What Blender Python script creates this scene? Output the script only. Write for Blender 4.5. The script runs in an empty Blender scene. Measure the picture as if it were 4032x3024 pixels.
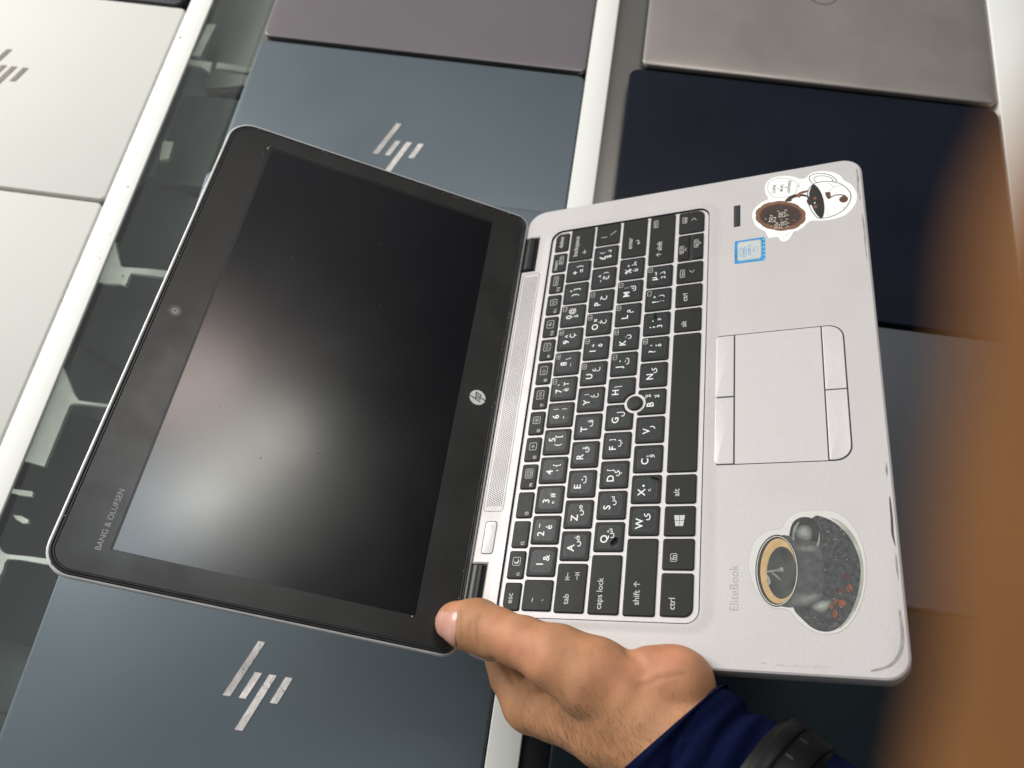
import bpy, math, random, json
import numpy as np
from mathutils import Vector, Matrix
from mathutils.geometry import tessellate_polygon

# measured sizes and outlines, in millimetres (laptop space, table space)
D = json.loads(r"""{"mus_out":[[274.96,64.59],[279.29,63.91],[282.49,62.09],[285.38,58.79],[286.84,55.2],[289.06,55.0],[293.05,56.41],[298.15,56.5],[302.06,55.29],[304.6,52.29],[305.11,47.69],[304.07,42.52],[302.12,38.39],[300.19,36.21],[299.5,33.37],[300.78,31.1],[303.05,29.11],[303.71,25.29],[302.94,20.94],[300.79,16.38],[297.11,12.58],[292.52,10.4],[288.59,7.01],[283.68,4.92],[279.14,4.17],[274.1,4.8],[269.46,7.01],[265.19,10.82],[263.27,15.67],[262.77,21.37],[263.54,27.05],[264.17,30.06],[262.98,32.55],[260.1,35.1],[258.19,38.23],[257.41,40.71],[253.93,42.35],[251.42,44.57],[251.32,47.35],[253.51,48.85],[255.11,49.44],[255.66,52.23],[255.51,54.74],[257.89,55.97],[261.57,57.18],[264.45,60.65],[268.47,63.18]],
"mus_bub":[[295.46,54.9],[298.23,54.86],[301.27,53.99],[303.2,51.33],[303.17,46.43],[301.6,41.94],[298.83,39.13],[297.16,37.9],[296.47,36.97],[293.26,35.93],[294.47,37.19],[295.0,37.49],[291.42,37.77],[288.13,39.14],[286.62,42.36],[286.8,48.1],[288.29,51.61],[291.99,53.82]],
"mus_cup":[[293.61,27.92],[294.36,24.46],[293.92,19.82],[292.15,15.3],[288.2,10.95],[282.65,7.97],[278.18,7.5],[273.72,8.82],[268.87,12.08],[266.03,16.71],[264.88,21.26],[265.0,24.87],[266.08,26.94],[270.44,29.2],[275.58,30.83],[281.9,31.51],[287.24,31.46],[290.62,30.55]],
"mus_cof":[[293.39,27.93],[289.38,25.3],[283.15,23.42],[275.51,22.62],[269.1,23.02],[264.94,24.57],[269.19,27.42],[275.24,29.3],[283.05,30.69],[288.73,30.15]],
"mus_ho":[[293.61,27.92],[296.77,29.68],[300.03,29.93],[301.83,27.89],[301.67,24.13],[299.75,19.53],[296.67,16.29],[293.14,14.79],[292.01,15.31]],
"mus_hi":[[294.04,25.56],[296.65,27.33],[298.68,27.24],[299.6,24.85],[298.69,21.14],[296.67,18.14],[294.07,16.73],[292.9,17.1]],
"mus_flag":[[285.39,21.63],[284.72,18.75],[280.5,18.6],[279.22,20.09],[281.75,21.19]],
"mus_stem":[[279.85,19.61],[280.81,18.04],[281.63,15.87],[281.16,12.87],[279.74,10.55],[277.36,9.64]],
"mus_head":[[277.51,14.13],[279.43,12.97],[280.03,10.83],[278.15,9.3],[276.01,9.42],[274.82,10.84],[275.07,12.92]],
"mus_cr1":[[292.95,19.56],[290.52,17.84],[288.13,17.2],[286.48,18.66],[284.98,18.89]],
"mus_cr2":[[269.0,22.57],[267.35,20.84],[265.61,19.72]],
"mus_cr3":[[271.71,12.36],[270.07,11.71],[270.45,10.5]],
"mus_cr4":[[288.35,17.19],[288.91,14.86],[288.42,11.85]],
"mus_sc":[[268.45,33.82],[267.98,33.72],[267.51,33.66],[267.05,33.62],[266.59,33.62],[266.13,33.66],[265.7,33.74],[265.27,33.87],[264.87,34.03],[264.48,34.24],[264.13,34.5],[263.79,34.79],[263.48,35.11],[263.2,35.47],[262.94,35.85],[262.71,36.25],[262.5,36.67],[262.15,36.92],[261.81,37.19],[261.49,37.48],[261.19,37.81],[260.91,38.17],[260.66,38.57],[260.45,38.99],[260.27,39.44],[260.12,39.92],[260.02,40.42],[259.94,40.94],[259.91,41.47],[259.9,42.02],[259.93,42.58],[259.98,43.13],[260.06,43.69],[259.95,44.18],[259.86,44.69],[259.8,45.22],[259.77,45.76],[259.77,46.31],[259.81,46.87],[259.89,47.44],[260.0,48.02],[260.15,48.59],[260.33,49.16],[260.55,49.72],[260.8,50.27],[261.08,50.81],[261.39,51.33],[261.71,51.84],[262.05,52.33],[262.23,52.9],[262.43,53.47],[262.66,54.03],[262.92,54.58],[263.2,55.13],[263.52,55.65],[263.86,56.16],[264.23,56.64],[264.62,57.1],[265.04,57.52],[265.48,57.92],[265.93,58.27],[266.4,58.6],[266.87,58.89],[267.35,59.16],[267.83,59.39],[268.24,59.82],[268.66,60.23],[269.1,60.61],[269.56,60.97],[270.03,61.29],[270.51,61.58],[270.99,61.83],[271.49,62.03],[271.98,62.19],[272.48,62.3],[272.97,62.36],[273.45,62.38],[273.92,62.36],[274.39,62.3],[274.84,62.21],[275.27,62.09],[275.76,62.2],[276.24,62.28],[276.73,62.33],[277.21,62.35],[277.68,62.32],[278.14,62.25],[278.58,62.13],[279.01,61.96],[279.41,61.75],[279.78,61.49],[280.13,61.19],[280.45,60.86],[280.75,60.49],[281.01,60.09],[281.25,59.67],[281.47,59.23],[281.84,58.98],[282.19,58.71],[282.53,58.4],[282.84,58.06],[283.13,57.68],[283.38,57.27],[283.6,56.83],[283.78,56.36],[283.93,55.86],[284.03,55.34],[284.1,54.79],[284.13,54.23],[284.12,53.66],[284.08,53.08],[284.01,52.5],[283.92,51.92],[284.03,51.41],[284.11,50.88],[284.16,50.34],[284.18,49.78],[284.17,49.21],[284.12,48.64],[284.03,48.05],[283.9,47.46],[283.73,46.88],[283.53,46.3],[283.29,45.73],[283.02,45.17],[282.72,44.63],[282.39,44.1],[282.05,43.59],[281.69,43.1],[281.5,42.53],[281.28,41.97],[281.03,41.41],[280.76,40.86],[280.46,40.32],[280.13,39.8],[279.78,39.31],[279.4,38.83],[278.99,38.39],[278.56,37.98],[278.12,37.61],[277.66,37.27],[277.19,36.96],[276.71,36.68],[276.23,36.43],[275.75,36.22],[275.34,35.81],[274.91,35.43],[274.47,35.07],[274.02,34.73],[273.56,34.43],[273.09,34.17],[272.61,33.95],[272.12,33.77],[271.64,33.63],[271.16,33.54],[270.68,33.49],[270.21,33.49],[269.75,33.52],[269.3,33.59],[268.87,33.69]],
"mus_in":[[269.37,35.32],[268.39,35.43],[267.45,35.66],[266.56,36.03],[265.73,36.52],[264.96,37.13],[264.28,37.86],[263.68,38.69],[263.16,39.62],[262.75,40.64],[262.43,41.73],[262.21,42.9],[262.11,44.11],[262.11,45.37],[262.21,46.66],[262.42,47.96],[262.74,49.26],[263.16,50.55],[263.68,51.82],[264.29,53.04],[264.99,54.21],[265.77,55.31],[266.61,56.33],[267.52,57.26],[268.49,58.09],[269.49,58.81],[270.53,59.41],[271.58,59.88],[272.65,60.21],[273.71,60.41],[274.75,60.47],[275.76,60.39],[276.74,60.17],[277.66,59.81],[278.53,59.31],[279.32,58.69],[280.03,57.94],[280.65,57.08],[281.17,56.12],[281.59,55.06],[281.91,53.92],[282.12,52.72],[282.21,51.46],[282.19,50.16],[282.06,48.84],[281.81,47.51],[281.46,46.19],[281.01,44.89],[280.46,43.62],[279.82,42.4],[279.09,41.25],[278.29,40.17],[277.43,39.17],[276.5,38.27],[275.53,37.48],[274.53,36.81],[273.5,36.25],[272.46,35.82],[271.42,35.52],[270.39,35.36]],
"mus_in2":[[269.54,36.09],[268.63,36.19],[267.76,36.41],[266.94,36.75],[266.17,37.21],[265.47,37.78],[264.83,38.46],[264.28,39.24],[263.81,40.12],[263.43,41.07],[263.14,42.1],[262.94,43.19],[262.85,44.33],[262.85,45.52],[262.95,46.72],[263.15,47.94],[263.45,49.17],[263.85,50.38],[264.33,51.56],[264.9,52.71],[265.55,53.8],[266.27,54.83],[267.05,55.79],[267.9,56.66],[268.79,57.44],[269.72,58.11],[270.68,58.67],[271.65,59.11],[272.64,59.43],[273.61,59.61],[274.58,59.67],[275.51,59.59],[276.41,59.38],[277.26,59.04],[278.06,58.58],[278.78,57.99],[279.44,57.29],[280.01,56.49],[280.49,55.59],[280.87,54.6],[281.16,53.53],[281.35,52.4],[281.43,51.23],[281.41,50.01],[281.29,48.78],[281.06,47.53],[280.73,46.29],[280.31,45.07],[279.8,43.88],[279.2,42.74],[278.53,41.66],[277.79,40.64],[276.99,39.71],[276.13,38.87],[275.24,38.12],[274.31,37.49],[273.36,36.97],[272.39,36.56],[271.43,36.28],[270.47,36.12]],
"mus_arm1":[[283.17,44.99],[286.24,42.69],[287.38,39.8],[287.39,37.9],[285.16,37.97],[284.7,39.88],[283.62,41.02],[282.32,41.21]],
"mus_arm2":[[287.01,38.23],[289.04,35.32],[289.24,31.39],[287.86,31.22],[286.96,35.08],[284.29,36.11],[285.09,37.66]],
"mus_arm3":[[286.88,35.71],[286.01,32.92],[283.52,30.83],[280.68,30.01],[277.08,29.69],[276.95,31.09],[279.41,32.23],[281.6,32.15],[282.53,31.33],[284.53,33.28],[285.36,35.92]],
"mus_sp1":[[281.45,26.61],[280.91,26.77],[280.58,27.17],[280.55,27.7],[280.82,28.21],[281.32,28.57],[281.92,28.69],[282.46,28.53],[282.79,28.13],[282.83,27.6],[282.55,27.08],[282.05,26.72]],
"mus_sp2":[[274.63,26.51],[273.92,26.67],[273.46,27.05],[273.37,27.54],[273.68,28.02],[274.29,28.35],[275.06,28.45],[275.76,28.29],[276.22,27.91],[276.31,27.41],[276.01,26.94],[275.39,26.6]],
"mus_sp3":[[277.88,27.38],[277.55,27.45],[277.33,27.62],[277.28,27.83],[277.42,28.04],[277.71,28.19],[278.07,28.23],[278.41,28.16],[278.63,27.99],[278.67,27.78],[278.53,27.57],[278.24,27.42]],
"mus_notes":[[275.89,49.3,1,"♪"],[275.52,44.56,1.1,"♫"],[272.49,46.84,1.9,"𝄞"],[271.39,43.73,1,"♫"],[272.97,53.18,1.2,"♫"],[271.08,56.72,1.1,"♪"],[269.77,52.6,1.9,"𝄞"],[268.2,44.13,1,"♫"],[268.49,47.57,0.9,"♪"],[265.36,46.08,1.6,"𝄞"],[266.42,50.13,1.1,"♫"],[264.69,53.33,1,"♪"],[263.77,49.88,1.6,"𝄞"],[265.03,43.43,0.9,"♫"],[266.44,55.52,0.9,"♪"],[266.31,40.28,0.7,"♪"],[270.46,39.38,0.5,"♪"],[261.97,47.41,1,"♫"],[261.68,44.92,1,"♪"],[262.49,43.66,0.8,"♫"]],
"mus_crumbs":[[257.82,53.45],[261.78,56.06],[260.47,52.77],[259.91,49.96],[257.72,49.69],[256.92,47.84],[259.02,48.73],[258.52,46.25],[256.76,45.98],[256.1,44.76],[257.18,43.8],[254.69,47.27],[253.87,46.36],[255.38,45.4],[255.61,44.46],[253.03,46.38],[257.27,43.18]],
"mus_txt":[[294.91,51.0],[294.74,48.73],[294.87,46.56],[294.76,44.18],[294.86,42.06]],
"cup_out":[[49.51,67.84],[56.48,67.15],[62.85,64.82],[67.12,60.84],[68.87,55.59],[69.2,52.35],[72.77,50.32],[76.33,47.0],[78.27,41.8],[78.56,30.4],[76.69,25.53],[73.11,21.44],[66.14,17.65],[57.35,15.57],[48.77,15.41],[40.35,16.46],[31.43,19.37],[23.83,23.87],[19.95,28.68],[18.76,35.11],[20.68,40.89],[24.88,46.11],[28.61,49.02],[29.8,52.04],[29.99,56.34],[33.45,61.27],[40.67,65.63]],
"cup_sau":[[74.74,37.49],[75.18,33.07],[71.77,27.03],[65.48,21.9],[58.01,18.78],[50.05,17.54],[42.24,18.53],[34.54,20.6],[26.91,24.25],[21.46,29.18],[19.83,34.48],[21.36,39.69],[25.58,44.28],[30.58,47.74],[43.01,47.98],[63.5,45.48]],
"cup_rim":[[74.62,29.35],[72.44,24.53],[65.47,19.49],[57.34,16.93],[48.76,16.34],[40.33,17.39],[31.72,20.21],[25.04,24.37],[21.18,28.62],[25.6,26.06],[34.54,20.6],[42.24,18.53],[50.05,17.54],[58.01,18.78],[65.48,21.9],[71.06,25.84]],
"cup_body":[[65.65,52.43],[65.27,47.96],[63.49,42.33],[61.95,35.53],[56.61,33.93],[46.56,33.49],[37.38,34.83],[32.13,38.64],[31.02,43.49],[30.75,52.63],[36.21,56.22],[49.63,57.23],[60.72,55.75]],
"cup_rimo":[[48.08,44.73],[45.78,44.89],[43.54,45.21],[41.38,45.69],[39.34,46.31],[37.45,47.07],[35.74,47.95],[34.24,48.94],[32.98,50.02],[31.96,51.18],[31.21,52.39],[30.74,53.64],[30.56,54.91],[30.66,56.17],[31.06,57.41],[31.75,58.61],[32.71,59.75],[33.93,60.8],[35.4,61.75],[37.09,62.58],[38.98,63.29],[41.03,63.84],[43.21,64.25],[45.49,64.48],[47.83,64.55],[50.18,64.44],[52.51,64.16],[54.77,63.71],[56.92,63.1],[58.92,62.34],[60.74,61.44],[62.34,60.42],[63.68,59.29],[64.75,58.07],[65.53,56.8],[66.0,55.48],[66.15,54.16],[65.98,52.84],[65.5,51.56],[64.72,50.33],[63.65,49.18],[62.31,48.14],[60.73,47.2],[58.94,46.4],[56.98,45.75],[54.87,45.25],[52.66,44.91],[50.38,44.74]],
"cup_rimi":[[48.0,45.41],[45.81,45.56],[43.67,45.86],[41.6,46.31],[39.65,46.89],[37.85,47.59],[36.22,48.41],[34.79,49.34],[33.58,50.34],[32.61,51.42],[31.89,52.55],[31.44,53.71],[31.27,54.89],[31.38,56.07],[31.76,57.22],[32.41,58.34],[33.33,59.39],[34.5,60.37],[35.91,61.25],[37.52,62.03],[39.32,62.68],[41.28,63.19],[43.37,63.57],[45.54,63.78],[47.77,63.84],[50.01,63.74],[52.23,63.48],[54.38,63.06],[56.43,62.49],[58.34,61.78],[60.07,60.94],[61.59,59.99],[62.87,58.94],[63.89,57.81],[64.64,56.63],[65.08,55.41],[65.23,54.18],[65.07,52.95],[64.61,51.76],[63.87,50.62],[62.85,49.56],[61.58,48.58],[60.07,47.72],[58.37,46.97],[56.49,46.36],[54.48,45.9],[52.37,45.58],[50.2,45.42]],
"cup_dark":[[47.86,45.79],[45.73,45.93],[43.65,46.22],[41.64,46.64],[39.75,47.19],[37.99,47.87],[36.41,48.65],[35.01,49.53],[33.84,50.49],[32.89,51.52],[32.2,52.59],[31.77,53.7],[31.6,54.82],[31.7,55.94],[32.07,57.04],[32.71,58.1],[33.61,59.11],[34.75,60.04],[36.11,60.88],[37.68,61.61],[39.43,62.23],[41.34,62.72],[43.36,63.07],[45.48,63.28],[47.64,63.33],[49.82,63.23],[51.97,62.98],[54.06,62.58],[56.05,62.04],[57.9,61.36],[59.58,60.56],[61.06,59.66],[62.3,58.66],[63.29,57.59],[64.01,56.46],[64.45,55.3],[64.59,54.13],[64.44,52.96],[64.0,51.83],[63.27,50.74],[62.28,49.73],[61.05,48.8],[59.59,47.98],[57.94,47.27],[56.12,46.69],[54.16,46.25],[52.11,45.95],[50.0,45.79]],
"cup_tan":[[47.86,45.85],[45.79,45.99],[43.77,46.26],[41.82,46.65],[39.98,47.17],[38.27,47.81],[36.73,48.54],[35.38,49.36],[34.24,50.26],[33.32,51.23],[32.65,52.23],[32.23,53.27],[32.07,54.32],[32.17,55.37],[32.53,56.39],[33.16,57.38],[34.03,58.32],[35.13,59.19],[36.46,59.97],[37.99,60.65],[39.69,61.23],[41.54,61.68],[43.5,62.0],[45.55,62.19],[47.65,62.24],[49.77,62.14],[51.85,61.91],[53.88,61.53],[55.81,61.02],[57.6,60.39],[59.23,59.64],[60.66,58.79],[61.87,57.86],[62.83,56.85],[63.53,55.8],[63.96,54.72],[64.09,53.62],[63.95,52.54],[63.52,51.48],[62.82,50.47],[61.86,49.52],[60.66,48.65],[59.25,47.89],[57.64,47.23],[55.87,46.69],[53.98,46.27],[51.99,46.0],[49.94,45.85]],
"cup_blk":[[47.06,45.69],[45.39,45.8],[43.76,46.03],[42.2,46.35],[40.71,46.79],[39.34,47.31],[38.1,47.92],[37.0,48.61],[36.08,49.35],[35.34,50.15],[34.8,50.99],[34.46,51.85],[34.33,52.73],[34.41,53.59],[34.71,54.45],[35.21,55.27],[35.92,56.04],[36.81,56.76],[37.88,57.4],[39.11,57.96],[40.48,58.43],[41.97,58.8],[43.55,59.07],[45.19,59.22],[46.87,59.25],[48.57,59.16],[50.24,58.96],[51.86,58.65],[53.4,58.22],[54.83,57.7],[56.13,57.08],[57.27,56.38],[58.24,55.6],[59.01,54.78],[59.56,53.91],[59.9,53.02],[60.02,52.11],[59.9,51.22],[59.57,50.35],[59.01,49.51],[58.25,48.73],[57.3,48.02],[56.17,47.38],[54.89,46.84],[53.48,46.39],[51.96,46.05],[50.37,45.81],[48.72,45.7]],
"cup_ho":[[63.51,48.33],[67.74,48.15],[72.01,46.8],[74.48,44.17],[75.15,40.95],[74.39,37.82],[71.87,35.41],[67.64,34.04],[63.47,34.11],[60.37,35.3],[60.71,39.31],[62.1,44.26]],
"cup_hi":[[65.26,45.42],[68.43,45.32],[70.54,43.34],[70.86,40.16],[68.37,38.06],[64.87,38.2],[63.14,39.21],[63.49,42.33]],
"cup_refl":[[31.12,40.18],[34.1,36.77],[34.89,31.38],[33.31,30.58],[30.41,32.2],[28.12,34.67],[28.66,37.6]],
"cup_hl1":[[63.51,47.06],[68.44,46.72],[71.27,45.23],[72.68,43.59],[69.84,44.76],[66.32,46.02],[63.51,46.11]],
"cup_hl2":[[60.71,36.21],[64.16,35.13],[67.64,34.78],[66.25,34.41],[62.09,34.79],[60.02,35.62]],
"cup_hl3":[[36.39,48.79],[37.66,36.61],[36.1,34.29],[32.77,38.62],[31.19,48.94]],
"cup_hl4":[[60.71,45.57],[60.71,35.59],[57.29,34.82],[57.94,45.65]],
"cup_lat":[[[47.54,60.13],[48.12,57.26],[48.63,54.72],[49.68,52.17],[47.65,51.72],[47.48,54.74],[47.24,57.27],[47.0,60.14]],[[47.04,56.64],[45.92,54.77],[43.59,52.94],[43.45,53.57],[45.24,55.42],[46.57,56.97]],[[46.19,59.51],[44.18,57.96],[41.5,57.69],[40.8,58.96],[42.82,58.61],[44.5,59.22]]],
"cup_beans":[[[39.92,21.77],[39.08,21.93],[38.41,22.28],[38.03,22.75],[38.02,23.24],[38.38,23.66],[39.04,23.93],[39.88,23.99],[40.72,23.83],[41.4,23.48],[41.78,23.01],[41.79,22.51],[41.42,22.09],[40.76,21.82]],[[33.03,24.81],[32.37,25.04],[31.82,25.62],[31.51,26.43],[31.48,27.32],[31.75,28.1],[32.26,28.62],[32.92,28.78],[33.59,28.55],[34.13,27.97],[34.45,27.15],[34.47,26.26],[34.2,25.48],[33.69,24.96]],[[33.71,27.8],[33.1,27.93],[32.6,28.24],[32.32,28.65],[32.31,29.1],[32.57,29.48],[33.05,29.73],[33.65,29.8],[34.27,29.67],[34.76,29.36],[35.04,28.95],[35.06,28.5],[34.79,28.12],[34.31,27.87]],[[28.13,28.75],[27.31,28.89],[26.64,29.18],[26.27,29.58],[26.25,29.99],[26.6,30.35],[27.25,30.57],[28.06,30.62],[28.89,30.49],[29.55,30.19],[29.93,29.8],[29.94,29.38],[29.59,29.02],[28.94,28.8]],[[31.42,30.27],[30.76,30.37],[30.22,30.6],[29.92,30.9],[29.91,31.21],[30.19,31.48],[30.72,31.65],[31.38,31.68],[32.04,31.58],[32.58,31.35],[32.88,31.06],[32.89,30.74],[32.6,30.47],[32.08,30.3]],[[45.74,22.22],[45.03,22.38],[44.46,22.74],[44.13,23.24],[44.13,23.76],[44.43,24.21],[44.99,24.51],[45.7,24.58],[46.41,24.42],[46.99,24.06],[47.31,23.57],[47.32,23.04],[47.01,22.59],[46.44,22.3]],[[38.88,25.28],[38.38,25.42],[37.97,25.77],[37.73,26.26],[37.72,26.78],[37.93,27.24],[38.33,27.54],[38.83,27.63],[39.34,27.49],[39.75,27.14],[39.98,26.65],[39.99,26.13],[39.78,25.67],[39.38,25.37]]],
"cup_beanl":[[[41.5,23.48],[39.9,22.88],[38.18,22.4],[38.04,22.76],[39.7,23.24],[41.23,23.73]],[[29.85,29.77],[27.97,29.63],[26.41,29.49],[26.4,29.78],[27.96,29.99]]],
"hand":{"thumb":[[14.37,215.42,11.0,10.68],[12.68,207.09,12.5,11.86],[12.26,200.78,13.0,12.56],[8.34,189.05,14.0,11.95],[4.6,173.95,15.5,11.94],[-1.69,155.92,15.0,15.33],[-8.4,138.86,10.0,18.1],[-13.81,126.43,4.0,19.76]],
"lump":[[-6.23,112.23,4.0,14.9],[-7.28,99.84,3.0,15.54]],
"lump2":[[-7.28,99.84,3.0,15.54],[-17.81,94.5,-4.0,14.06]],
"wristA":[[-20.0,123.25,-4.0,22.87],[-35.04,96.68,-6.0,21.89]],
"wristB":[[-27.09,129.95,-12.0,20.13],[-38.73,110.79,-12.0,17.67]],
"wristC":[[-16.98,103.24,-6.0,19.61],[-28.22,92.29,-6.0,18.51]],
"fore":[[-34.79,97.12,-8.0,23.73],[-45.49,69.09,-8.0,23.79]],
"palm":[[-12.55,144.14,-8.0,18.76],[-19.14,121.9,-8.0,21.83]],
"knuck":[[-15.88,185.52,-34.0,15.23],[-22.57,141.69,-20.0,18.91]],
"knuck2":[[-22.57,141.69,-20.0,18.91],[-29.06,120.88,-16.0,20.05]],
"index":[[-14.43,188.71,-36.0,14.39],[-2.63,201.03,-36.0,11.23],[6.44,205.91,-35.0,10.24]],
"web":[[-3.98,170.14,-10.0,7.16],[-9.09,178.97,-24.0,8.7]]},"nailpts":[[11.38,216.46,26.0,0.13],[15.64,205.36,26.0,0.13],[1.77,202.97,26.0,0.13]],
"sleeve":[[-25.95,104.05,-6.0,31.5],[-30.33,98.01,-6.0,31.58],[-34.41,89.84,-6.0,30.67],[-38.88,81.89,-6.0,29.55],[-42.72,74.18,-6.0,29.14],[-50.35,57.3,-6.0,29.14],[-61.67,33.82,-6.0,29.95],[-79.35,-1.03,-6.0,30.79]],
"cuffdir":[[-45.25,126.19,-2.0,0.12],[-4.95,82.22,-2.0,0.12]],
"M_lap":[[-0.005834,-0.916994,-0.398859],[0.994191,-0.048186,0.096239],[-0.10747,-0.395981,0.911948]],
"t_lap":[488.819,-520.338,207.072],
"M_cam":[[0.989057,-0.136181,0.056759],[0.1475,0.904242,-0.400736],[0.003249,0.404723,0.914434]],
"t_cam":[322.973,-568.513,570.486],
"lid":[2.4254248194805306,237.3764133402144,16.932490772123547,-1.8378001353660205,0.0035125898560080917],
"f":3191.0633771043226,"crease":[[[[0.23446,0.43999,-0.86685],[0.22686,0.44392,-0.86688],[0.21844,0.44531,-0.86832]],0.25,0.7],[[[0.23768,0.43583,-0.86808],[0.2285,0.43787,-0.86952],[0.21717,0.4379,-0.8724],[0.20496,0.43598,-0.8763]],0.5,0.8],[[[0.23558,0.43327,-0.86993],[0.22526,0.43464,-0.87198],[0.21042,0.43324,-0.87637]],0.3,0.7],[[[0.22863,0.44462,-0.86605],[0.21834,0.44591,-0.86804],[0.20995,0.4436,-0.87129]],0.2,0.6],[[[0.22127,0.27522,-0.93557],[0.21615,0.26631,-0.93934],[0.20844,0.25867,-0.94321],[0.20033,0.25484,-0.946]],1.3,2.0],[[[0.18715,0.2585,-0.94771],[0.19074,0.2485,-0.94967],[0.19613,0.23849,-0.95114],[0.20115,0.22594,-0.95315],[0.20396,0.2109,-0.95599]],0.5,0.9],[[[0.18489,0.26224,-0.94713],[0.19377,0.24852,-0.94905],[0.19808,0.23723,-0.95104]],0.3,0.7],[[[0.22402,0.37796,-0.89831],[0.213,0.37628,-0.90169],[0.19919,0.37694,-0.90456]],0.15,0.6],[[[0.22052,0.33111,-0.91746],[0.21103,0.3277,-0.92091],[0.20107,0.32805,-0.92301]],0.15,0.6],[[[0.21678,0.312,-0.92502],[0.20313,0.31233,-0.928],[0.19315,0.31333,-0.92979]],0.18,0.6],[[[0.23439,0.35808,-0.90379],[0.22199,0.3571,-0.90731]],0.12,0.6],[[[0.1928,0.41872,-0.88741],[0.18573,0.40846,-0.89368],[0.17707,0.40055,-0.899],[0.16901,0.39696,-0.90214]],0.5,1.6],[[[0.1662,0.4072,-0.89809],[0.17163,0.40389,-0.89857],[0.17848,0.3994,-0.89923]],0.3,0.8],[[[0.23917,0.45674,-0.85685],[0.22676,0.4555,-0.86087],[0.21445,0.45396,-0.86483],[0.20701,0.45351,-0.86688]],0.4,0.7]],
"finger":[[339.52,-557.68,556.71,7.82],[340.82,-562.85,553.71,8.27],[342.78,-570.65,548.64,9.25],[350.7,-584.87,536.44,11.82]],
"spots":[[-76.6,-10.0,1.5],[-80.7,-69.8,0.6],[-65.3,-232.5,0.5],[-67.7,-250.6,0.5],[-67.7,-255.6,0.5],[-65.3,-257.2,0.6],[-80.8,-300.3,0.6],[327.1,5.7,0.4],[326.0,-6.9,0.4],[327.6,-29.6,0.3],[308.1,-568.6,0.8],[699.1,107.5,0.5],[699.4,50.0,0.4],[-75.4,-312.2,0.3],[-73.4,-370.3,0.4]],
"br1":[[-89.05,-214.04],[-87.2,-216.23],[-81.02,-227.55],[-76.28,-234.91],[-73.39,-238.09],[-62.42,-237.23],[-28.4,-236.08],[-26.17,-242.88],[-32.2,-242.61],[-59.78,-242.81],[-63.65,-243.79],[-63.94,-248.99],[-64.36,-255.74],[-69.52,-254.95],[-95.55,-254.55],[-98.08,-228.51]],
"br2":[[-88.37,-339.85],[-70.68,-361.81],[-64.97,-366.48],[-59.1,-366.42],[-33.08,-366.08],[-32.16,-368.68],[-41.37,-368.42],[-63.37,-368.99],[-68.42,-369.48],[-70.93,-371.5],[-71.5,-424.66],[-88.8,-422.75],[-96.76,-422.01],[-94.74,-362.66]],
"br3":[[-89.21,-487.87],[-79.72,-492.96],[-72.6,-495.42],[-54.75,-494.5],[-32.87,-494.73],[-29.1,-498.24],[-53.33,-498.03],[-71.22,-498.73],[-71.67,-506.35],[-74.36,-522.78]],
"br4":[[-91.85,-446.12],[-81.9,-445.88],[-72.55,-445.73],[-71.58,-449.7],[-81.49,-449.94],[-90.63,-449.07]],
"br5":[[-80.47,-466.07],[-73.81,-465.68],[-67.39,-467.77],[-66.47,-470.05],[-70.45,-470.89],[-76.13,-469.08]],
"br6":[[-86.32,54.42],[-77.6,57.93],[-76.18,50.56],[-75.76,12.44],[-67.08,7.54],[-65.12,1.13],[-78.79,6.79],[-87.79,7.49],[-88.91,13.56],[-83.41,13.88]],
"band":[-51.5,58.88,-6.0,30.23],
"bandaxis":[-16.23,-24.36,0.0]}""")

# ---------------------------------------------------------------- camera, world, lights, exposure
MM = 0.001
C = bpy.context.scene.collection
SC = bpy.context.scene
cam_d = bpy.data.cameras.new('camera'); cam = bpy.data.objects.new('camera', cam_d); C.objects.link(cam)
Mc = Matrix(D['M_cam']).to_4x4(); Mc.translation = Vector(D['t_cam'])*MM
cam.matrix_world = Mc
cam_d.sensor_width = 36.0; cam_d.lens = 36.0*D['f']/4032.0
cam_d.clip_start = 0.002; cam_d.clip_end = 50.0
cam_d.dof.use_dof = True; cam_d.dof.focus_distance = 0.425; cam_d.dof.aperture_fstop = 9.8
SC.camera = cam

world = bpy.data.worlds.new('World'); SC.world = world; world.use_nodes = True
nt = world.node_tree; nt.nodes.clear()
wo = nt.nodes.new('ShaderNodeOutputWorld'); bg = nt.nodes.new('ShaderNodeBackground')
tc = nt.nodes.new('ShaderNodeTexCoord'); dt = nt.nodes.new('ShaderNodeVectorMath'); dt.operation = 'DOT_PRODUCT'
dt.inputs[1].default_value = Vector((-0.80, 0.30, 0.52)).normalized()
rm = nt.nodes.new('ShaderNodeValToRGB'); el = rm.color_ramp.elements
el[0].position = 0.30; el[0].color = (0.03, 0.031, 0.034, 1)
el[1].position = 0.95; el[1].color = (0.98, 0.98, 0.95, 1)
e = el.new(0.62); e.color = (0.11, 0.115, 0.12, 1)
e = el.new(0.80); e.color = (0.62, 0.64, 0.65, 1)
mr = nt.nodes.new('ShaderNodeMapRange'); mr.inputs[1].default_value = -1; mr.inputs[2].default_value = 1
nt.links.new(tc.outputs['Generated'], dt.inputs[0]); nt.links.new(dt.outputs['Value'], mr.inputs[0])
nt.links.new(mr.outputs[0], rm.inputs[0]); nt.links.new(rm.outputs[0], bg.inputs[0])
bg.inputs[1].default_value = 0.80
nt.links.new(bg.outputs[0], wo.inputs[0])

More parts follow.
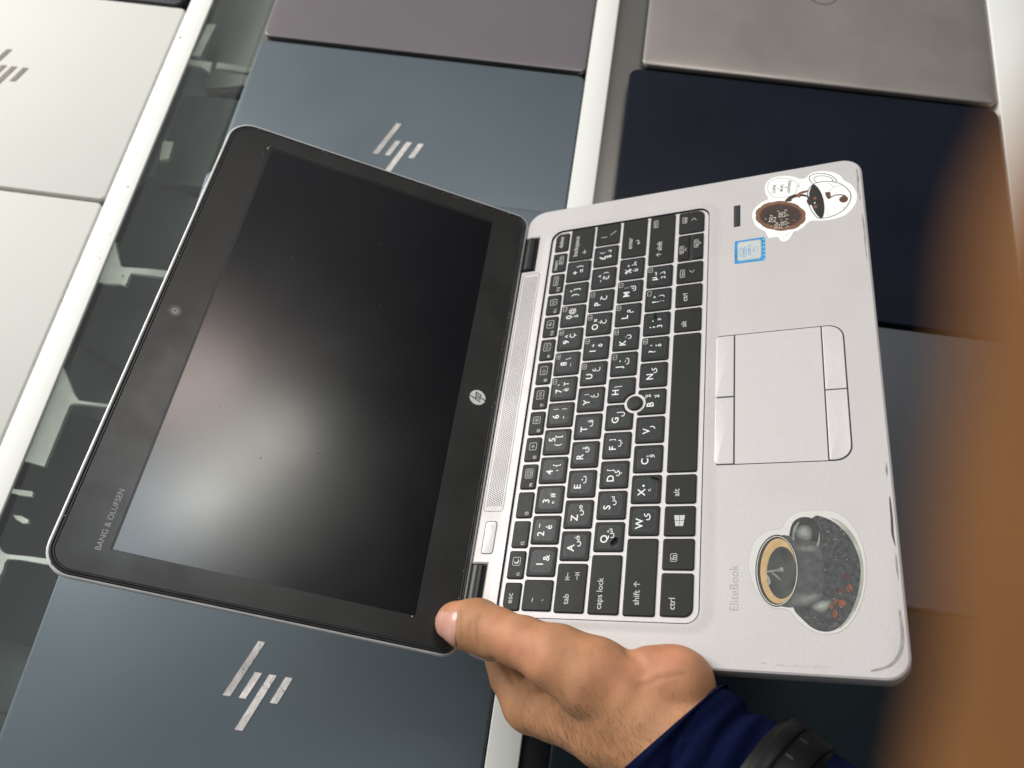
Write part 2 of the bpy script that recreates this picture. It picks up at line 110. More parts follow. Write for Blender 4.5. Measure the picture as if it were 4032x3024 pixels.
def area(name, d, dist, sx, sy, power, col, target=(0.2, -0.35, 0.1)):
    l = bpy.data.lights.new(name, 'AREA'); l.shape = 'RECTANGLE'; l.size = sx; l.size_y = sy; l.energy = power; l.color = col
    o = bpy.data.objects.new(name, l); C.objects.link(o)
    d = Vector(d).normalized(); o.location = Vector(target)+d*dist
    o.rotation_euler = d.to_track_quat('Z', 'Y').to_euler()
    return o
area('window_light', (-0.86, 0.36, 0.42), 2.3, 1.25, 1.25, 47, (1.0, 0.985, 0.95))
def lamp_at(name, loc, sx, sy, power, col, aim=(0.15, -0.40, 0.14)):
    d = Vector(loc)-Vector(aim); return area(name, d, d.length, sx, sy, power, col, aim)
lamp_at('ceiling_lamp', (0.665, 0.590, 2.244), 0.19, 0.48, 5.2, (1.0, 0.98, 0.88))
lamp_at('ceiling_panel', (0.41, 0.38, 2.48), 0.48, 0.52, 5.4, (0.82, 0.93, 1.0))
lamp_at('ceiling_lamp', (0.413, 0.805, 2.208), 0.26, 0.28, 3.4, (1.0, 0.80, 0.74))
SC.view_settings.view_transform = 'Standard'; SC.view_settings.look = 'None'
SC.view_settings.gamma = 1.0; SC.view_settings.exposure = 0.05; SC.view_settings.use_curve_mapping = False
SC.render.engine = 'CYCLES'; SC.cycles.use_denoising = True; SC.cycles.max_bounces = 8

# ---------------------------------------------------------------- helpers
random.seed(7)
MATS = {}
def lnk(nt, a, b): nt.links.new(a, b)
def mat(name, col, rough=0.5, metal=0.0, spec=0.5, noise=None, bump=None, rnoise=None, coat=0.0, coatr=0.1, specks=None, sss=0.0, sheen=0.0, brushed=None):
    """noise=(scale, amount, detail) varies colour; bump=(scale, strength, dist); rnoise=(scale, lo, hi); specks=(scale, size, col)"""
    if name in MATS: return MATS[name]
    m = bpy.data.materials.new(name); m.use_nodes = True; nt = m.node_tree; b = nt.nodes['Principled BSDF']
    b.inputs['Base Color'].default_value = (*col, 1); b.inputs['Roughness'].default_value = rough
    b.inputs['Metallic'].default_value = metal; b.inputs['Specular IOR Level'].default_value = spec
    b.inputs['Coat Weight'].default_value = coat; b.inputs['Coat Roughness'].default_value = coatr
    if sheen: b.inputs['Sheen Weight'].default_value = sheen
    if sss:
        b.inputs['Subsurface Weight'].default_value = sss; b.inputs['Subsurface Radius'].default_value = (1.0, 0.35, 0.2)
        b.inputs['Subsurface Scale'].default_value = 0.003
    tc = nt.nodes.new('ShaderNodeTexCoord')
    src = None
    def nz(scale, detail=3, rough_=0.55):
        n = nt.nodes.new('ShaderNodeTexNoise'); n.inputs['Scale'].default_value = scale; n.inputs['Detail'].default_value = detail
        n.inputs['Roughness'].default_value = rough_; lnk(nt, tc.outputs['Object'], n.inputs['Vector']); return n
    if noise:
        n = nz(noise[0], noise[2]); r = nt.nodes.new('ShaderNodeMapRange'); r.inputs[1].default_value = .3; r.inputs[2].default_value = .7
        r.inputs[3].default_value = 1-noise[1]; r.inputs[4].default_value = 1+noise[1]; lnk(nt, n.outputs[0], r.inputs[0])
        v = nt.nodes.new('ShaderNodeVectorMath'); v.operation = 'SCALE'; v.inputs[0].default_value = col
        lnk(nt, r.outputs[0], v.inputs['Scale']); src = v.outputs[0]
    if specks:
        vo = nt.nodes.new('ShaderNodeTexVoronoi'); vo.inputs['Scale'].default_value = specks[0]; lnk(nt, tc.outputs['Object'], vo.inputs['Vector'])
        sp = nt.nodes.new('ShaderNodeSeparateColor'); lnk(nt, vo.outputs['Color'], sp.inputs[0])
        pw = nt.nodes.new('ShaderNodeMath'); pw.operation = 'POWER'; pw.inputs[1].default_value = specks[3] if len(specks) > 3 else 6; lnk(nt, sp.outputs[0], pw.inputs[0])
        sz = nt.nodes.new('ShaderNodeMath'); sz.operation = 'MULTIPLY'; sz.inputs[1].default_value = specks[1]; lnk(nt, pw.outputs[0], sz.inputs[0])
        lt = nt.nodes.new('ShaderNodeMath'); lt.operation = 'LESS_THAN'; lnk(nt, vo.outputs['Distance'], lt.inputs[0]); lnk(nt, sz.outputs[0], lt.inputs[1])
        mx = nt.nodes.new('ShaderNodeMix'); mx.data_type = 'RGBA'; lnk(nt, lt.outputs[0], mx.inputs[0])
        if src: lnk(nt, src, mx.inputs[6])
        else: mx.inputs[6].default_value = (*col, 1)
        mx.inputs[7].default_value = (*specks[2], 1); src = mx.outputs[2]
    if src: lnk(nt, src, b.inputs['Base Color'])
    if rnoise:
        n = nz(rnoise[0], 3); r = nt.nodes.new('ShaderNodeMapRange'); r.inputs[1].default_value = .35; r.inputs[2].default_value = .65
        r.inputs[3].default_value = rnoise[1]; r.inputs[4].default_value = rnoise[2]; lnk(nt, n.outputs[0], r.inputs[0]); lnk(nt, r.outputs[0], b.inputs['Roughness'])
    if bump or brushed:
        if brushed:
            mp = nt.nodes.new('ShaderNodeMapping'); mp.inputs['Scale'].default_value = brushed; lnk(nt, tc.outputs['Object'], mp.inputs['Vector'])
            n = nt.nodes.new('ShaderNodeTexNoise'); n.inputs['Scale'].default_value = 1; lnk(nt, mp.outputs[0], n.inputs['Vector']); st, ds = .5, .0001
        else:
            n = nz(bump[0], 4); st, ds = bump[1], bump[2]
        bp = nt.nodes.new('ShaderNodeBump'); bp.inputs['Strength'].default_value = st; bp.inputs['Distance'].default_value = ds
        lnk(nt, n.outputs[0], bp.inputs['Height']); lnk(nt, bp.outputs[0], b.inputs['Normal'])
    MATS[name] = m; return m

class MB:
    """collects polygons (mm) and builds ONE mesh object (m)"""
    def __init__(s): s.v = []; s.f = []; s.mi = []; s.mats = []
    def mid(s, m):
        if m not in s.mats: s.mats.append(m)
        return s.mats.index(m)
    def add(s, vs, fs, m):
        o = len(s.v); s.v += [tuple(p) for p in vs]; k = s.mid(m)
        for f in fs: s.f.append([o+i for i in f]); s.mi.append(k)
    def loft(s, rings, m, cap0=True, cap1=True, closed=True):
        n = len(rings[0]); vs = [p for r in rings for p in r]; fs = []
        for j in range(len(rings)-1):
            for i in range(n if closed else n-1):
                a = j*n+i; b = j*n+(i+1) % n; fs.append([a, b, b+n, a+n])
        if cap0: fs.append(list(range(n))[::-1])
        if cap1: fs.append([(len(rings)-1)*n+i for i in range(n)])
        s.add(vs, fs, m)
    def poly(s, pts, z, m, holes=()):
        loops = [[Vector((p[0], p[1], 0)) for p in l] for l in [pts, *holes]]
        tris = tessellate_polygon(loops); vs = [(p.x, p.y, z) for l in loops for p in l]
        out = []
        for t_ in tris:
            a, b, c = [vs[i] for i in t_]
            out.append(list(t_) if (b[0]-a[0])*(c[1]-a[1])-(b[1]-a[1])*(c[0]-a[0]) > 0 else list(t_)[::-1])
        s.add(vs, out, m)
    def build(s, name, parent=None, smooth=35, props=None, loc=None):
        me = bpy.data.meshes.new(name); me.from_pydata([(x*MM, y*MM, z*MM) for x, y, z in s.v], [], s.f)
        for m in s.mats: me.materials.append(m)
        me.polygons.foreach_set('material_index', s.mi)
        me.update()
        if smooth:
            me.polygons.foreach_set('use_smooth', [True]*len(me.polygons)); me.set_sharp_from_angle(angle=math.radians(smooth))
        o = bpy.data.objects.new(name, me); C.objects.link(o)
        if parent: o.parent = parent
        if loc: o.location = Vector(loc)*MM
        for k, v in (props or {}).items(): o[k] = v
        return o

def rr(x0, x1, y0, y1, r, n=6):
    """rounded rectangle, counter-clockwise; r scalar or [bl, br, tr, tl]"""
    if not isinstance(r, (list, tuple)): r = [r]*4
    out = []
    for (cx, cy, sx, sy, a0), q in zip(((x0, y0, 1, 1, 180), (x1, y0, -1, 1, 270), (x1, y1, -1, -1, 0), (x0, y1, 1, -1, 90)), r):
        q = max(q, 0.01)
        for i in range(n+1):
            a = math.radians(a0+90*i/n); out.append((cx+sx*q+q*math.cos(a), cy+sy*q+q*math.sin(a)))
    return out
def rri(x0, x1, y0, y1, r, d, n=6):
    if not isinstance(r, (list, tuple)): r = [r]*4
    return rr(x0+d, x1-d, y0+d, y1-d, [max(q-d, .05) for q in r], n)
def Z(pts, z): return [(p[0], p[1], z) for p in pts]
def slab(mb, x0, x1, y0, y1, z0, z1, r, m, bev=0.5, seg=3, n=6, bot=0.0):
    rings = []
    rings.append(Z(rri(x0, x1, y0, y1, r, bot, n), z0)); rings.append(Z(rr(x0, x1, y0, y1, r, n), z0+min(bot+.01, (z1-z0)*.5)))
    for i in range(seg+1):
        a = math.pi/2*i/seg; d = bev*(1-math.cos(a)); rings.append(Z(rri(x0, x1, y0, y1, r, d, n), z1-bev+bev*math.sin(a)))
    mb.loft(rings, m)
def smooth_closed(pts, k=4):
    out = []; n = len(pts)
    for i in range(n):
        p0, p1, p2, p3 = [Vector(pts[(i+j-1) % n][:2]) for j in range(4)]
        for j in range(k):
            t = j/k
            q = 0.5*((2*p1)+(p2-p0)*t+(2*p0-5*p1+4*p2-p3)*t*t+(3*p1-p0-3*p2+p3)*t**3); out.append((q.x, q.y))
    return out
def smooth_open(pts, k=5):
    P = [Vector(p[:2]) for p in pts]; P = [P[0]*2-P[1]]+P+[P[-1]*2-P[-2]]; out = []
    for i in range(1, len(P)-2):
        p0, p1, p2, p3 = P[i-1:i+3]
        for j in range(k):
            t = j/k; q = 0.5*((2*p1)+(p2-p0)*t+(2*p0-5*p1+4*p2-p3)*t*t+(3*p1-p0-3*p2+p3)*t**3); out.append((q.x, q.y))
    out.append((P[-2].x, P[-2].y)); return out
def stroke(mb, pts, w, z, m, closed=False):
    n = len(pts); L = []; Rr = []
    for i in range(n):
        a = Vector(pts[(i-1) % n] if closed or i > 0 else pts[i]); b = Vector(pts[(i+1) % n] if closed or i < n-1 else pts[i])
        d = (b-a); d = d.normalized() if d.length > 1e-6 else Vector((1, 0)); nn = Vector((-d.y, d.x))*w/2; p = Vector(pts[i])
        L.append((p.x+nn.x, p.y+nn.y, z)); Rr.append((p.x-nn.x, p.y-nn.y, z))
    fs = []
    for i in range(n if closed else n-1):
        j = (i+1) % n; fs.append([n+i, n+j, j, i])
    mb.add(L+Rr, fs, m)
def bump_poly(mb, pts, z0, z1, m, side=None):
    """thin raised sheet with its own edge"""
    mb.poly(pts, z1, m); n = len(pts)
    area_ = sum(pts[i][0]*pts[(i+1) % n][1]-pts[(i+1) % n][0]*pts[i][1] for i in range(n))
    vs = Z(pts, z0)+Z(pts, z1)
    fs = [[i, (i+1) % n, n+(i+1) % n, n+i] if area_ > 0 else [(i+1) % n, i, n+i, n+(i+1) % n] for i in range(n)]
    mb.add(vs, fs, side or m)
TC = {}
NOBOLD = set('عغà⇤⇥𝄞♪♫أؤ')
def glyphs(txt, bold, res=3):
    if set(txt) & NOBOLD: bold = 0
    k = (txt, bold, res)
    if k not in TC:
        c = bpy.data.curves.new('t', 'FONT'); c.body = txt; c.size = 1.0; c.resolution_u = res; c.offset = bold; c.align_x = 'CENTER'; c.fill_mode = 'FRONT'
        o = bpy.data.objects.new('t', c); C.objects.link(o)
        bpy.context.view_layer.update()
        dg = bpy.context.evaluated_depsgraph_get(); me = bpy.data.meshes.new_from_object(o.evaluated_get(dg))
        vs = [(v.co.x, v.co.y) for v in me.vertices]; fs = [list(p.vertices) for p in me.polygons]
        bpy.data.objects.remove(o); bpy.data.curves.remove(c); bpy.data.meshes.remove(me)
        if vs:
            x0 = min(v[0] for v in vs); x1 = max(v[0] for v in vs); y0 = min(v[1] for v in vs); y1 = max(v[1] for v in vs)
        else: x0 = x1 = y0 = y1 = 0
        # keep faces facing +z
        ff = []
        for f in fs:
            a, b, c_ = [vs[i] for i in f[:3]]
            ff.append(f if (b[0]-a[0])*(c_[1]-a[1])-(b[1]-a[1])*(c_[0]-a[0]) >= 0 else f[::-1])
        TC[k] = (vs, ff, (x0, x1, y0, y1))
    return TC[k]
def text(mb, txt, x, y, z, size, m, bold=0.0, rot=0.0, sx=1.0, anchor='c', fit=None):
    vs, fs, (x0, x1, y0, y1) = glyphs(txt, bold)
    if not vs: return
    s = size
    if fit: s = fit/(x1-x0)
    cx = (x0+x1)/2 if anchor != 'l' else x0; cy = (y0+y1)/2
    ca, sa = math.cos(rot), math.sin(rot)
    out = []
    for vx, vy in vs:
        a = (vx-cx)*s*sx; b = (vy-cy)*s; out.append((x+ca*a-sa*b, y+sa*a+ca*b, z))
    mb.add(out, fs, m)
def top(name, label, cat, group=None, loc=(0, 0, 0)):
    o = bpy.data.objects.new(name, None); o.empty_display_size = 0.02; C.objects.link(o); o.location = Vector(loc)*MM
    o['label'] = label; o['category'] = cat
    if group: o['group'] = group
    return o

# ---------------------------------------------------------------- materials
white_rail = mat('white powder coat', (0.90, 0.895, 0.85), .42, bump=(900, .15, .0001), specks=(60, .10, (.35, .30, .22), 30))
glass_m = bpy.data.materials.new('tinted glass'); glass_m.use_nodes = True
gnt = glass_m.node_tree; gnt.nodes.remove(gnt.nodes['Principled BSDF']); go = gnt.nodes['Material Output']
gt = gnt.nodes.new('ShaderNodeBsdfTransparent'); gt.inputs[0].default_value = (.87, .905, .89, 1)
gg = gnt.nodes.new('ShaderNodeBsdfGlossy'); gg.inputs['Roughness'].default_value = .04
lw = gnt.nodes.new('ShaderNodeLayerWeight'); lw.inputs[0].default_value = .5
pw_ = gnt.nodes.new('ShaderNodeMath'); pw_.operation = 'POWER'; pw_.inputs[1].default_value = 5; gnt.links.new(lw.outputs['Facing'], pw_.inputs[0])
gf = gnt.nodes.new('ShaderNodeMath'); gf.operation = 'MULTIPLY_ADD'; gf.inputs[1].default_value = .95; gf.inputs[2].default_value = .05; gnt.links.new(pw_.outputs[0], gf.inputs[0]); gx = gnt.nodes.new('ShaderNodeMixShader')
gnt.links.new(gf.outputs[0], gx.inputs[0]); gnt.links.new(gt.outputs[0], gx.inputs[1]); gnt.links.new(gg.outputs[0], gx.inputs[2]); gnt.links.new(gx.outputs[0], go.inputs[0])
ledge_m = mat('brushed aluminium', (.23, .22, .20), .42, .5, brushed=(500, 6, 500))
dark_int = mat('dark shelf', (.085, .10, .097), .5, noise=(8, .35, 3))
black_plastic = mat('black plastic', (.012, .012, .013), .4, noise=(40, .2, 2))
bracket_m = mat('cream bracket', (.72, .73, .68), .4, noise=(120, .06, 3))

# ---------------------------------------------------------------- display counter
floor = MB(); floor.add([(-3000, -3000, -900), (3000, -3000, -900), (3000, 3000, -900), (-3000, 3000, -900)], [[0, 1, 2, 3]], mat('floor tile', (.30, .29, .27), .4, noise=(3, .1, 3)))
fo = floor.build('floor', smooth=None); fo['kind'] = 'structure'
dc = top('display_counter', 'glass topped display counter with white metal rails under the closed laptops', 'display counter', loc=(0, 0, -16))
def rail(x0, x1, name='rail', z1=0, z0=-30):
    m = MB(); slab(m, x0, x1, -900, 380, z0, z1, .8, white_rail, bev=.7, n=2)
    for sx_, sy_, q in D['spots']:
        if x0 < sx_ < x1: m.poly([(sx_+q*math.cos(a)*random.uniform(.7, 1.5), sy_+q*.8*math.sin(a)) for a in [i*math.pi/4 for i in range(8)]], z1+.02, mat('rail dirt', (.22, .17, .10), .7, noise=(300, .4, 2)))
    return m.build(name, dc, loc=(0, 0, 16))
rail(-81.2, -60.2, z0=-2.5); rail(309.6, 331)
rail(686.5, 735)
m = MB(); slab(m, 331.1, 359.6, -330, 380, -30, -16.1, .3, ledge_m, bev=.2, n=1); m.build('ledge_strip', dc, loc=(0, 0, 16))
m = MB(); slab(m, 331.1, 349.6, -900, -330.5, -30, -14.2, .3, black_plastic, bev=.2, n=1); m.build('ledge_strip', dc, loc=(0, 0, 16), props={'label': 'black lower length of the ledge strip'})
def pane(x0, x1):
    m = MB(); slab(m, x0, x1, -900, 380, -5.5, -1.0, .2, glass_m, bev=.15, n=1, seg=1); return m.build('glass_pane', dc, loc=(0, 0, 16))
pane(-60, -3.8)
m = MB(); slab(m, -3.7, 309.4, -900, 380, -22, -16.3, .2, dark_int, bev=.15, n=1, seg=1); m.build('tray_board', dc, loc=(0, 0, 16))
m = MB(); slab(m, 349.7, 695.8, -900, 380, -22, -16.3, .2, dark_int, bev=.15, n=1, seg=1); m.build('tray_board', dc, loc=(0, 0, 16))
m = MB(); slab(m, -420, -99, -900, 380, -22, -16.3, .2, white_rail, bev=.15, n=1, seg=1); m.build('tray_board', dc, loc=(0, 0, 16))
m = MB(); slab(m, -420, 760, -905, 385, -145, -126, 1, mat('shelf laminate', (.19, .23, .235), .4, noise=(9, .3, 3)), n=1); m.build('bottom_shelf', dc, loc=(0, 0, 16))
for x0, x1, y0, y1 in ((-425, -420.2, -905, 385), (760.2, 765, -905, 385), (-420, 760, 385.2, 390), (-420, 760, -910, -905.2)):
    m = MB(); slab(m, x0, x1, y0, y1, -880, -30.2, .2, mat('counter panel', (.55, .55, .52), .5, noise=(5, .08, 2)), bev=.1, n=1); m.build('side_panel', dc, loc=(0, 0, 16))
gb = mat('grey bracket and glass reflection', (.42, .43, .38), .5, noise=(50, .1, 2))
for pts in ([(-86, 56), (-77, 57), (-80, 12), (-88, 12)], [(-90, 7), (-66, 6.5), (-64, -7), (-75, -1), (-90, 0)], [(-60, 7), (-20, 5), (-20, -2), (-60, 0)], [(-82.5, -97), (-72, -97), (-70.5, -117), (-79, -119)]):  # last polygon is a pale reflection in the glass, built as a grey piece
    m = MB(); bump_poly(m, pts, -49, -45, gb); m.build('bracket', dc, loc=(0, 0, 16))
for key in ('br1', 'br2', 'br3'):
    pts = D[key]; m = MB(); bump_poly(m, smooth_closed(pts, 2) if key != 'br2' else pts, -49, -45 if key != 'br6' else -60, bracket_m if key != 'br6' else mat('grey bracket and glass reflection', (.30, .31, .28), .5, noise=(50, .1, 2)))
    if key == 'br2':
        for k_ in range(26):
            y = -352-k_*2.8; m.poly([(-92, y), (-87.4+.25*0, y), (-87.4, y-1.5), (-92, y-1.5)], -44.8, mat('bracket tooth', (.45, .50, .46), .3, noise=(50, .1, 2)))
    if key == 'br1':
        m.poly([(-69.3+1.0*math.cos(a), -247.2+1.0*math.sin(a)) for a in [i*math.pi/5 for i in range(10)]], -44.8, black_plastic)
    m.build('bracket', dc, loc=(0, 0, 16))
for key in ('br4', 'br5'):
    m = MB(); bump_poly(m, D[key], -48, -45, bracket_m); m.build('clip', dc, loc=(0, 0, 16))
ld = bpy.data.lights.new('led_strip', 'AREA'); ld.shape = 'RECTANGLE'; ld.size = .012; ld.size_y = 1.0; ld.energy = .14; ld.color = (1.0, 1.0, .93)
lo_ = bpy.data.objects.new('led_strip', ld); C.objects.link(lo_); lo_.location = (-.080, -.25, -.008); lo_.rotation_euler = (0, math.radians(-22), 0)
# laptops standing on the shelf below the glass
def shelf_laptop(label, x0, x1, y0, y1, z, rot, col):
    t_ = top('closed_laptop', label, 'laptop', 'laptops inside the counter', loc=((x0+x1)/2, (y0+y1)/2, z))
    w, h = (x1-x0)/2, (y1-y0)/2; mm_ = mat('shelf laptop '+str(col), col, .35, .3, noise=(6, .3, 2))
    m = MB(); slab(m, -w, w, -h, h, 0, 14, 6, mm_, bev=1.5); m.build('base', t_)
    m = MB(); slab(m, -w, w, -h, h, 14.4, 20, 6, mm_, bev=1.5); m.build('lid', t_)
    m = MB()
    for k_ in range(4): slab(m, -w+14+k_*13, -w+22+k_*13, -h-.3, -h+.5, 4, 9, .6, black_plastic, bev=.2, n=1)
    m.build('port', t_)
    t_.rotation_euler = (0, 0, math.radians(rot)); return t_
shelf_laptop('dark laptop under the glass strip, its corner pointing up between two cream brackets', -150, 110, -330, -150, -105, -22, (.05, .062, .072))
shelf_laptop('dark laptop under the glass strip beside the long toothed bracket', -160, 130, -560, -370, -120, -6, (.045, .06, .075))
shelf_laptop('grey laptop under the glass strip at the far end by the purple laptop', -110, 160, 20, 260, -90, 12, (.20, .21, .19))
shelf_laptop('dark laptop under the glass strip, between the grey laptop and the cornered one', -100, 150, -120, -8, -95, 2, (.09, .10, .10))
shelf_laptop('dark slate laptop under the glass strip, level with the camera of the open laptop', -130, 150, -760, -600, -110, 4, (.06, .072, .075))

# ---------------------------------------------------------------- closed laptops on the counter
EMB = mat('polished emblem', (.70, .65, .62), .16, 1.0, noise=(28, .45, 2), rnoise=(300, .08, .3), bump=(40, .8, .003))  # broad colour noise paints uneven mirror reflections onto the metal
EMB_D = mat('emblem edge', (.10, .10, .11), .4, noise=(50, .1, 2))
EMB_C = mat('chrome emblem dark reflection', (.15, .125, .11), .5, .2, noise=(300, .2, 3))  # dark brown base puts a dark reflection into the chrome's colour
def slash_emblem(parent, cx, cy, z, EMB=EMB):
    m = MB()
    for (xt0, xt1, yt, xb0, xb1, yb) in ((-7.5, -2.6, 28, -21.5, -16.4, -8.5), (-4.4, .5, 8.5, -10.6, -6, -8.5), (5.5, 10.5, 8.5, -7.8, -2.6, -27.5), (16.5, 21.5, 8.5, 10.4, 15.4, -8.5)):
        q = [(cx+xb0, cy+yb), (cx+xb1, cy+yb), (cx+xt1, cy+yt), (cx+xt0, cy+yt)]
        g = .35; o = [(cx+xb0-g, cy+yb-g), (cx+xb1+g, cy+yb-g), (cx+xt1+g, cy+yt+g), (cx+xt0-g, cy+yt+g)]
        m.poly(o, z+.06, EMB_D); bump_poly(m, q, z+.06, z+.3, EMB)
    return m.build('emblem', parent, smooth=None)
def closed_laptop(label, x0, x1, y0, y1, lid_m, base_m, zt=0.0, pillow=0, th=16.0, r=7, emblem=None, tilt=0, lidth=5.5, feet=None, bev=1.6, inset=2.5):
    cy = y1
    t_ = top('closed_laptop', label, 'laptop', 'closed laptops laid out on the counter', loc=((x0+x1)/2, cy, zt-th))
    w = (x1-x0)/2; d = y1-y0
    m = MB(); slab(m, -w+inset*.4, w-inset*.4, -d+inset, -inset*.4, 0, th-lidth-.5, r, base_m, bev=1.2, bot=2.5); m.build('base', t_)
    m = MB()
    if pillow:
        rg = [Z(rr(-w, w, -d, 0, r, 8), th-lidth)]; rz = [0, .25, .9, 2.2, 5, 9, 14, 19, 24]; rh = [-2.6, -1.9, -1.35, -1.0, -.68, -.40, -.18, -.05, 0]
        for a, b_ in zip(rz, rh): rg.append(Z(rri(-w, w, -d, 0, [r]*4 if a < 6 else [a+3]*4, a, 8), th+b_*pillow))
        m.loft(rg, lid_m)
    else: slab(m, -w, w, -d, 0, th-lidth, th, r, lid_m, bev=bev, seg=4, n=8)
    lid = m.build('lid', t_)
    if feet:
        for fx in feet:
            m = MB(); slab(m, fx-w, fx-w+19, -d+inset-1.2, -d+inset+.4, 3.5, 8.0, .5, mat('grey foot', (.12, .12, .13), .5, noise=(30, .1, 2)), bev=.3, n=2); m.build('vent', t_)
    if emblem == 'slash': slash_emblem(lid, 1.5, -d/2, th)
    if tilt: t_.rotation_euler = (math.radians(tilt), 0, 0)
    return t_, lid
navy = mat('navy aluminium', (.126, .157, .177), .42, .6, noise=(4, .06, 3), bump=(2500, .25, .00005), rnoise=(9, .38, .48))
navy_base = mat('navy base', (.03, .035, .05), .45, .3, noise=(20, .1, 2))
purple = mat('mauve aluminium', (.19, .170, .179), .40, .5, noise=(4, .05, 3), bump=(2500, .2, .00004))
silver_b = mat('warm silver aluminium', (.36, .325, .30), .36, .6, noise=(5, .07, 4), bump=(2500, .2, .00004), rnoise=(14, .34, .46))
black_navy = mat('near black navy lid', (.007, .009, .018), .42, 0, .14, noise=(7, .18, 4), rnoise=(12, .36, .52), bump=(2500, .2, .00004))
greyblue = mat('slate grey lid', (.095, .10, .112), .42, .3, noise=(6, .08, 3), bump=(2500, .2, .00004))
olive = mat('dark teal lid', (.009, .016, .021), .42, 0, .15, noise=(6, .1, 3), bump=(2500, .2, .00004))
cream = mat('ceramic white lid', (.735, .725, .68), .62, 0, .3, noise=(5, .02, 3), bump=(1500, .1, .00003))
cream_b = mat('ceramic white base', (.60, .585, .54), .4, noise=(20, .05, 2))
darkgrey = mat('graphite lid', (.07, .07, .08), .4, .4, noise=(10, .1, 2))
closed_laptop('mauve grey closed laptop lying behind the blue one with the half hidden slanted bars', 0, 308.5, 5.5, 228, purple, black_plastic, feet=(12, 280), pillow=.35)
closed_laptop('blue grey closed laptop whose slanted bar emblem is cut off by the open screen', 0, 309, -219, -.5, navy, navy_base, zt=0)[0]
closed_laptop('blue closed laptop almost wholly hidden under the open screen', 2.5, 308, -388, -164, navy, navy_base, zt=12.5, tilt=3.2, th=12, lidth=4.5)
closed_laptop('blue closed laptop with its full emblem of four slanted bars, nearest the hand', -3.5, 308.5, -672, -447, navy, navy_base, emblem='slash')
t_, lid_ = closed_laptop('cream white closed laptop showing part of a slanted bar emblem beyond the left rail', -380, -82.5, -200, 27, cream, cream_b, r=5)
slash_emblem(lid_, 6.5, -104, 16, EMB_C)
# first blue laptop's emblem sits where its lid shows it
navy1 = [o for o in C.objects if o.get('label', '').startswith('blue grey closed laptop')][0]
slash_emblem([c for c in navy1.children if c.name.startswith('lid')][0], .5, -108.5, 16)
closed_laptop('plain cream white closed laptop nearest the viewer beyond the left rail', -395, -82.5, -428, -203.5, cream, cream_b, r=5)
closed_laptop('dark graphite closed laptop behind the cream white ones', -400, -90, 31, 250, darkgrey, black_plastic, th=15)
t_, lid_ = closed_laptop('warm silver closed laptop with a round ring emblem at the far right', 360, 685, 24.5, 252, silver_b, black_plastic, r=6, pillow=1.0)
m = MB(); cx, cy = 527-522.5, 140-252
for a, b_, mm_ in ((14.6, 13.0, EMB_D),):
    n = 48; o1 = [(cx+a*math.cos(2*math.pi*i/n), cy+a*math.sin(2*math.pi*i/n)) for i in range(n)]; o2 = [(cx+b_*math.cos(2*math.pi*i/n), cy+b_*math.sin(2*math.pi*i/n)) for i in range(n)]
    m.poly(o1, 16.1, mm_, holes=[o2[::-1]])
text(m, 'DELL', cx, cy, 16.1, 8, EMB_D, bold=.02); m.build('emblem', lid_)
closed_laptop('near black navy closed laptop with rounded corner below the silver one', 349, 684, -221, 16.5, black_navy, black_plastic, r=9)
closed_laptop('slate grey closed laptop right of the wrist rest of the open laptop', 349, 684, -444, -225.5, greyblue, black_plastic, r=6)
closed_laptop('dark teal closed laptop under the sleeve and the front corner of the open laptop', 350, 684, -672, -446.5, olive, black_plastic, r=5)

# ---------------------------------------------------------------- the open laptop
lap = top('open_laptop', 'open silver laptop with black keyboard and coffee stickers held up by a hand', 'laptop')
ML = Matrix(D['M_lap']).to_4x4(); ML.translation = Vector(D['t_lap'])*MM; lap.matrix_world = ML
silver = mat('silver painted deck', (.545, .515, .508), .46, .2, noise=(700, .035, 2), bump=(900, .2, .00006), rnoise=(30, .38, .5), specks=(180, .10, (.42, .40, .39), 14))
silver2 = mat('silver keyboard frame', (.62, .585, .585), .42, .2, noise=(400, .03, 2), specks=(150, .08, (.45, .42, .40), 16))
gap_m = mat('seam', (.03, .025, .045), .6, noise=(50, .1, 2))
edge_m = mat('side aluminium', (.60, .59, .59), .32, .5, noise=(60, .08, 3))
kblack = mat('key black', (.013, .0135, .013), .46, 0, .27, noise=(30, .15, 3), rnoise=(60, .40, .52), bump=(1500, .25, .00004))
kside = mat('key side black', (.010, .010, .011), .35, noise=(30, .15, 3))
legend = mat('printed legend', (.54, .54, .51), .5, noise=(40, .05, 2))
legend_w = mat('sticker white', (.80, .80, .78), .4, noise=(40, .03, 2))
stick_m = mat('sticker film', (.014, .017, .018), .34, 0, .3, noise=(60, .25, 3), bump=(260, .35, .0003), specks=(140, .08, (.10, .11, .11), 8), coat=.12, coatr=.25)
stick_e = mat('sticker edge', (.060, .063, .061), .35, noise=(50, .3, 2))

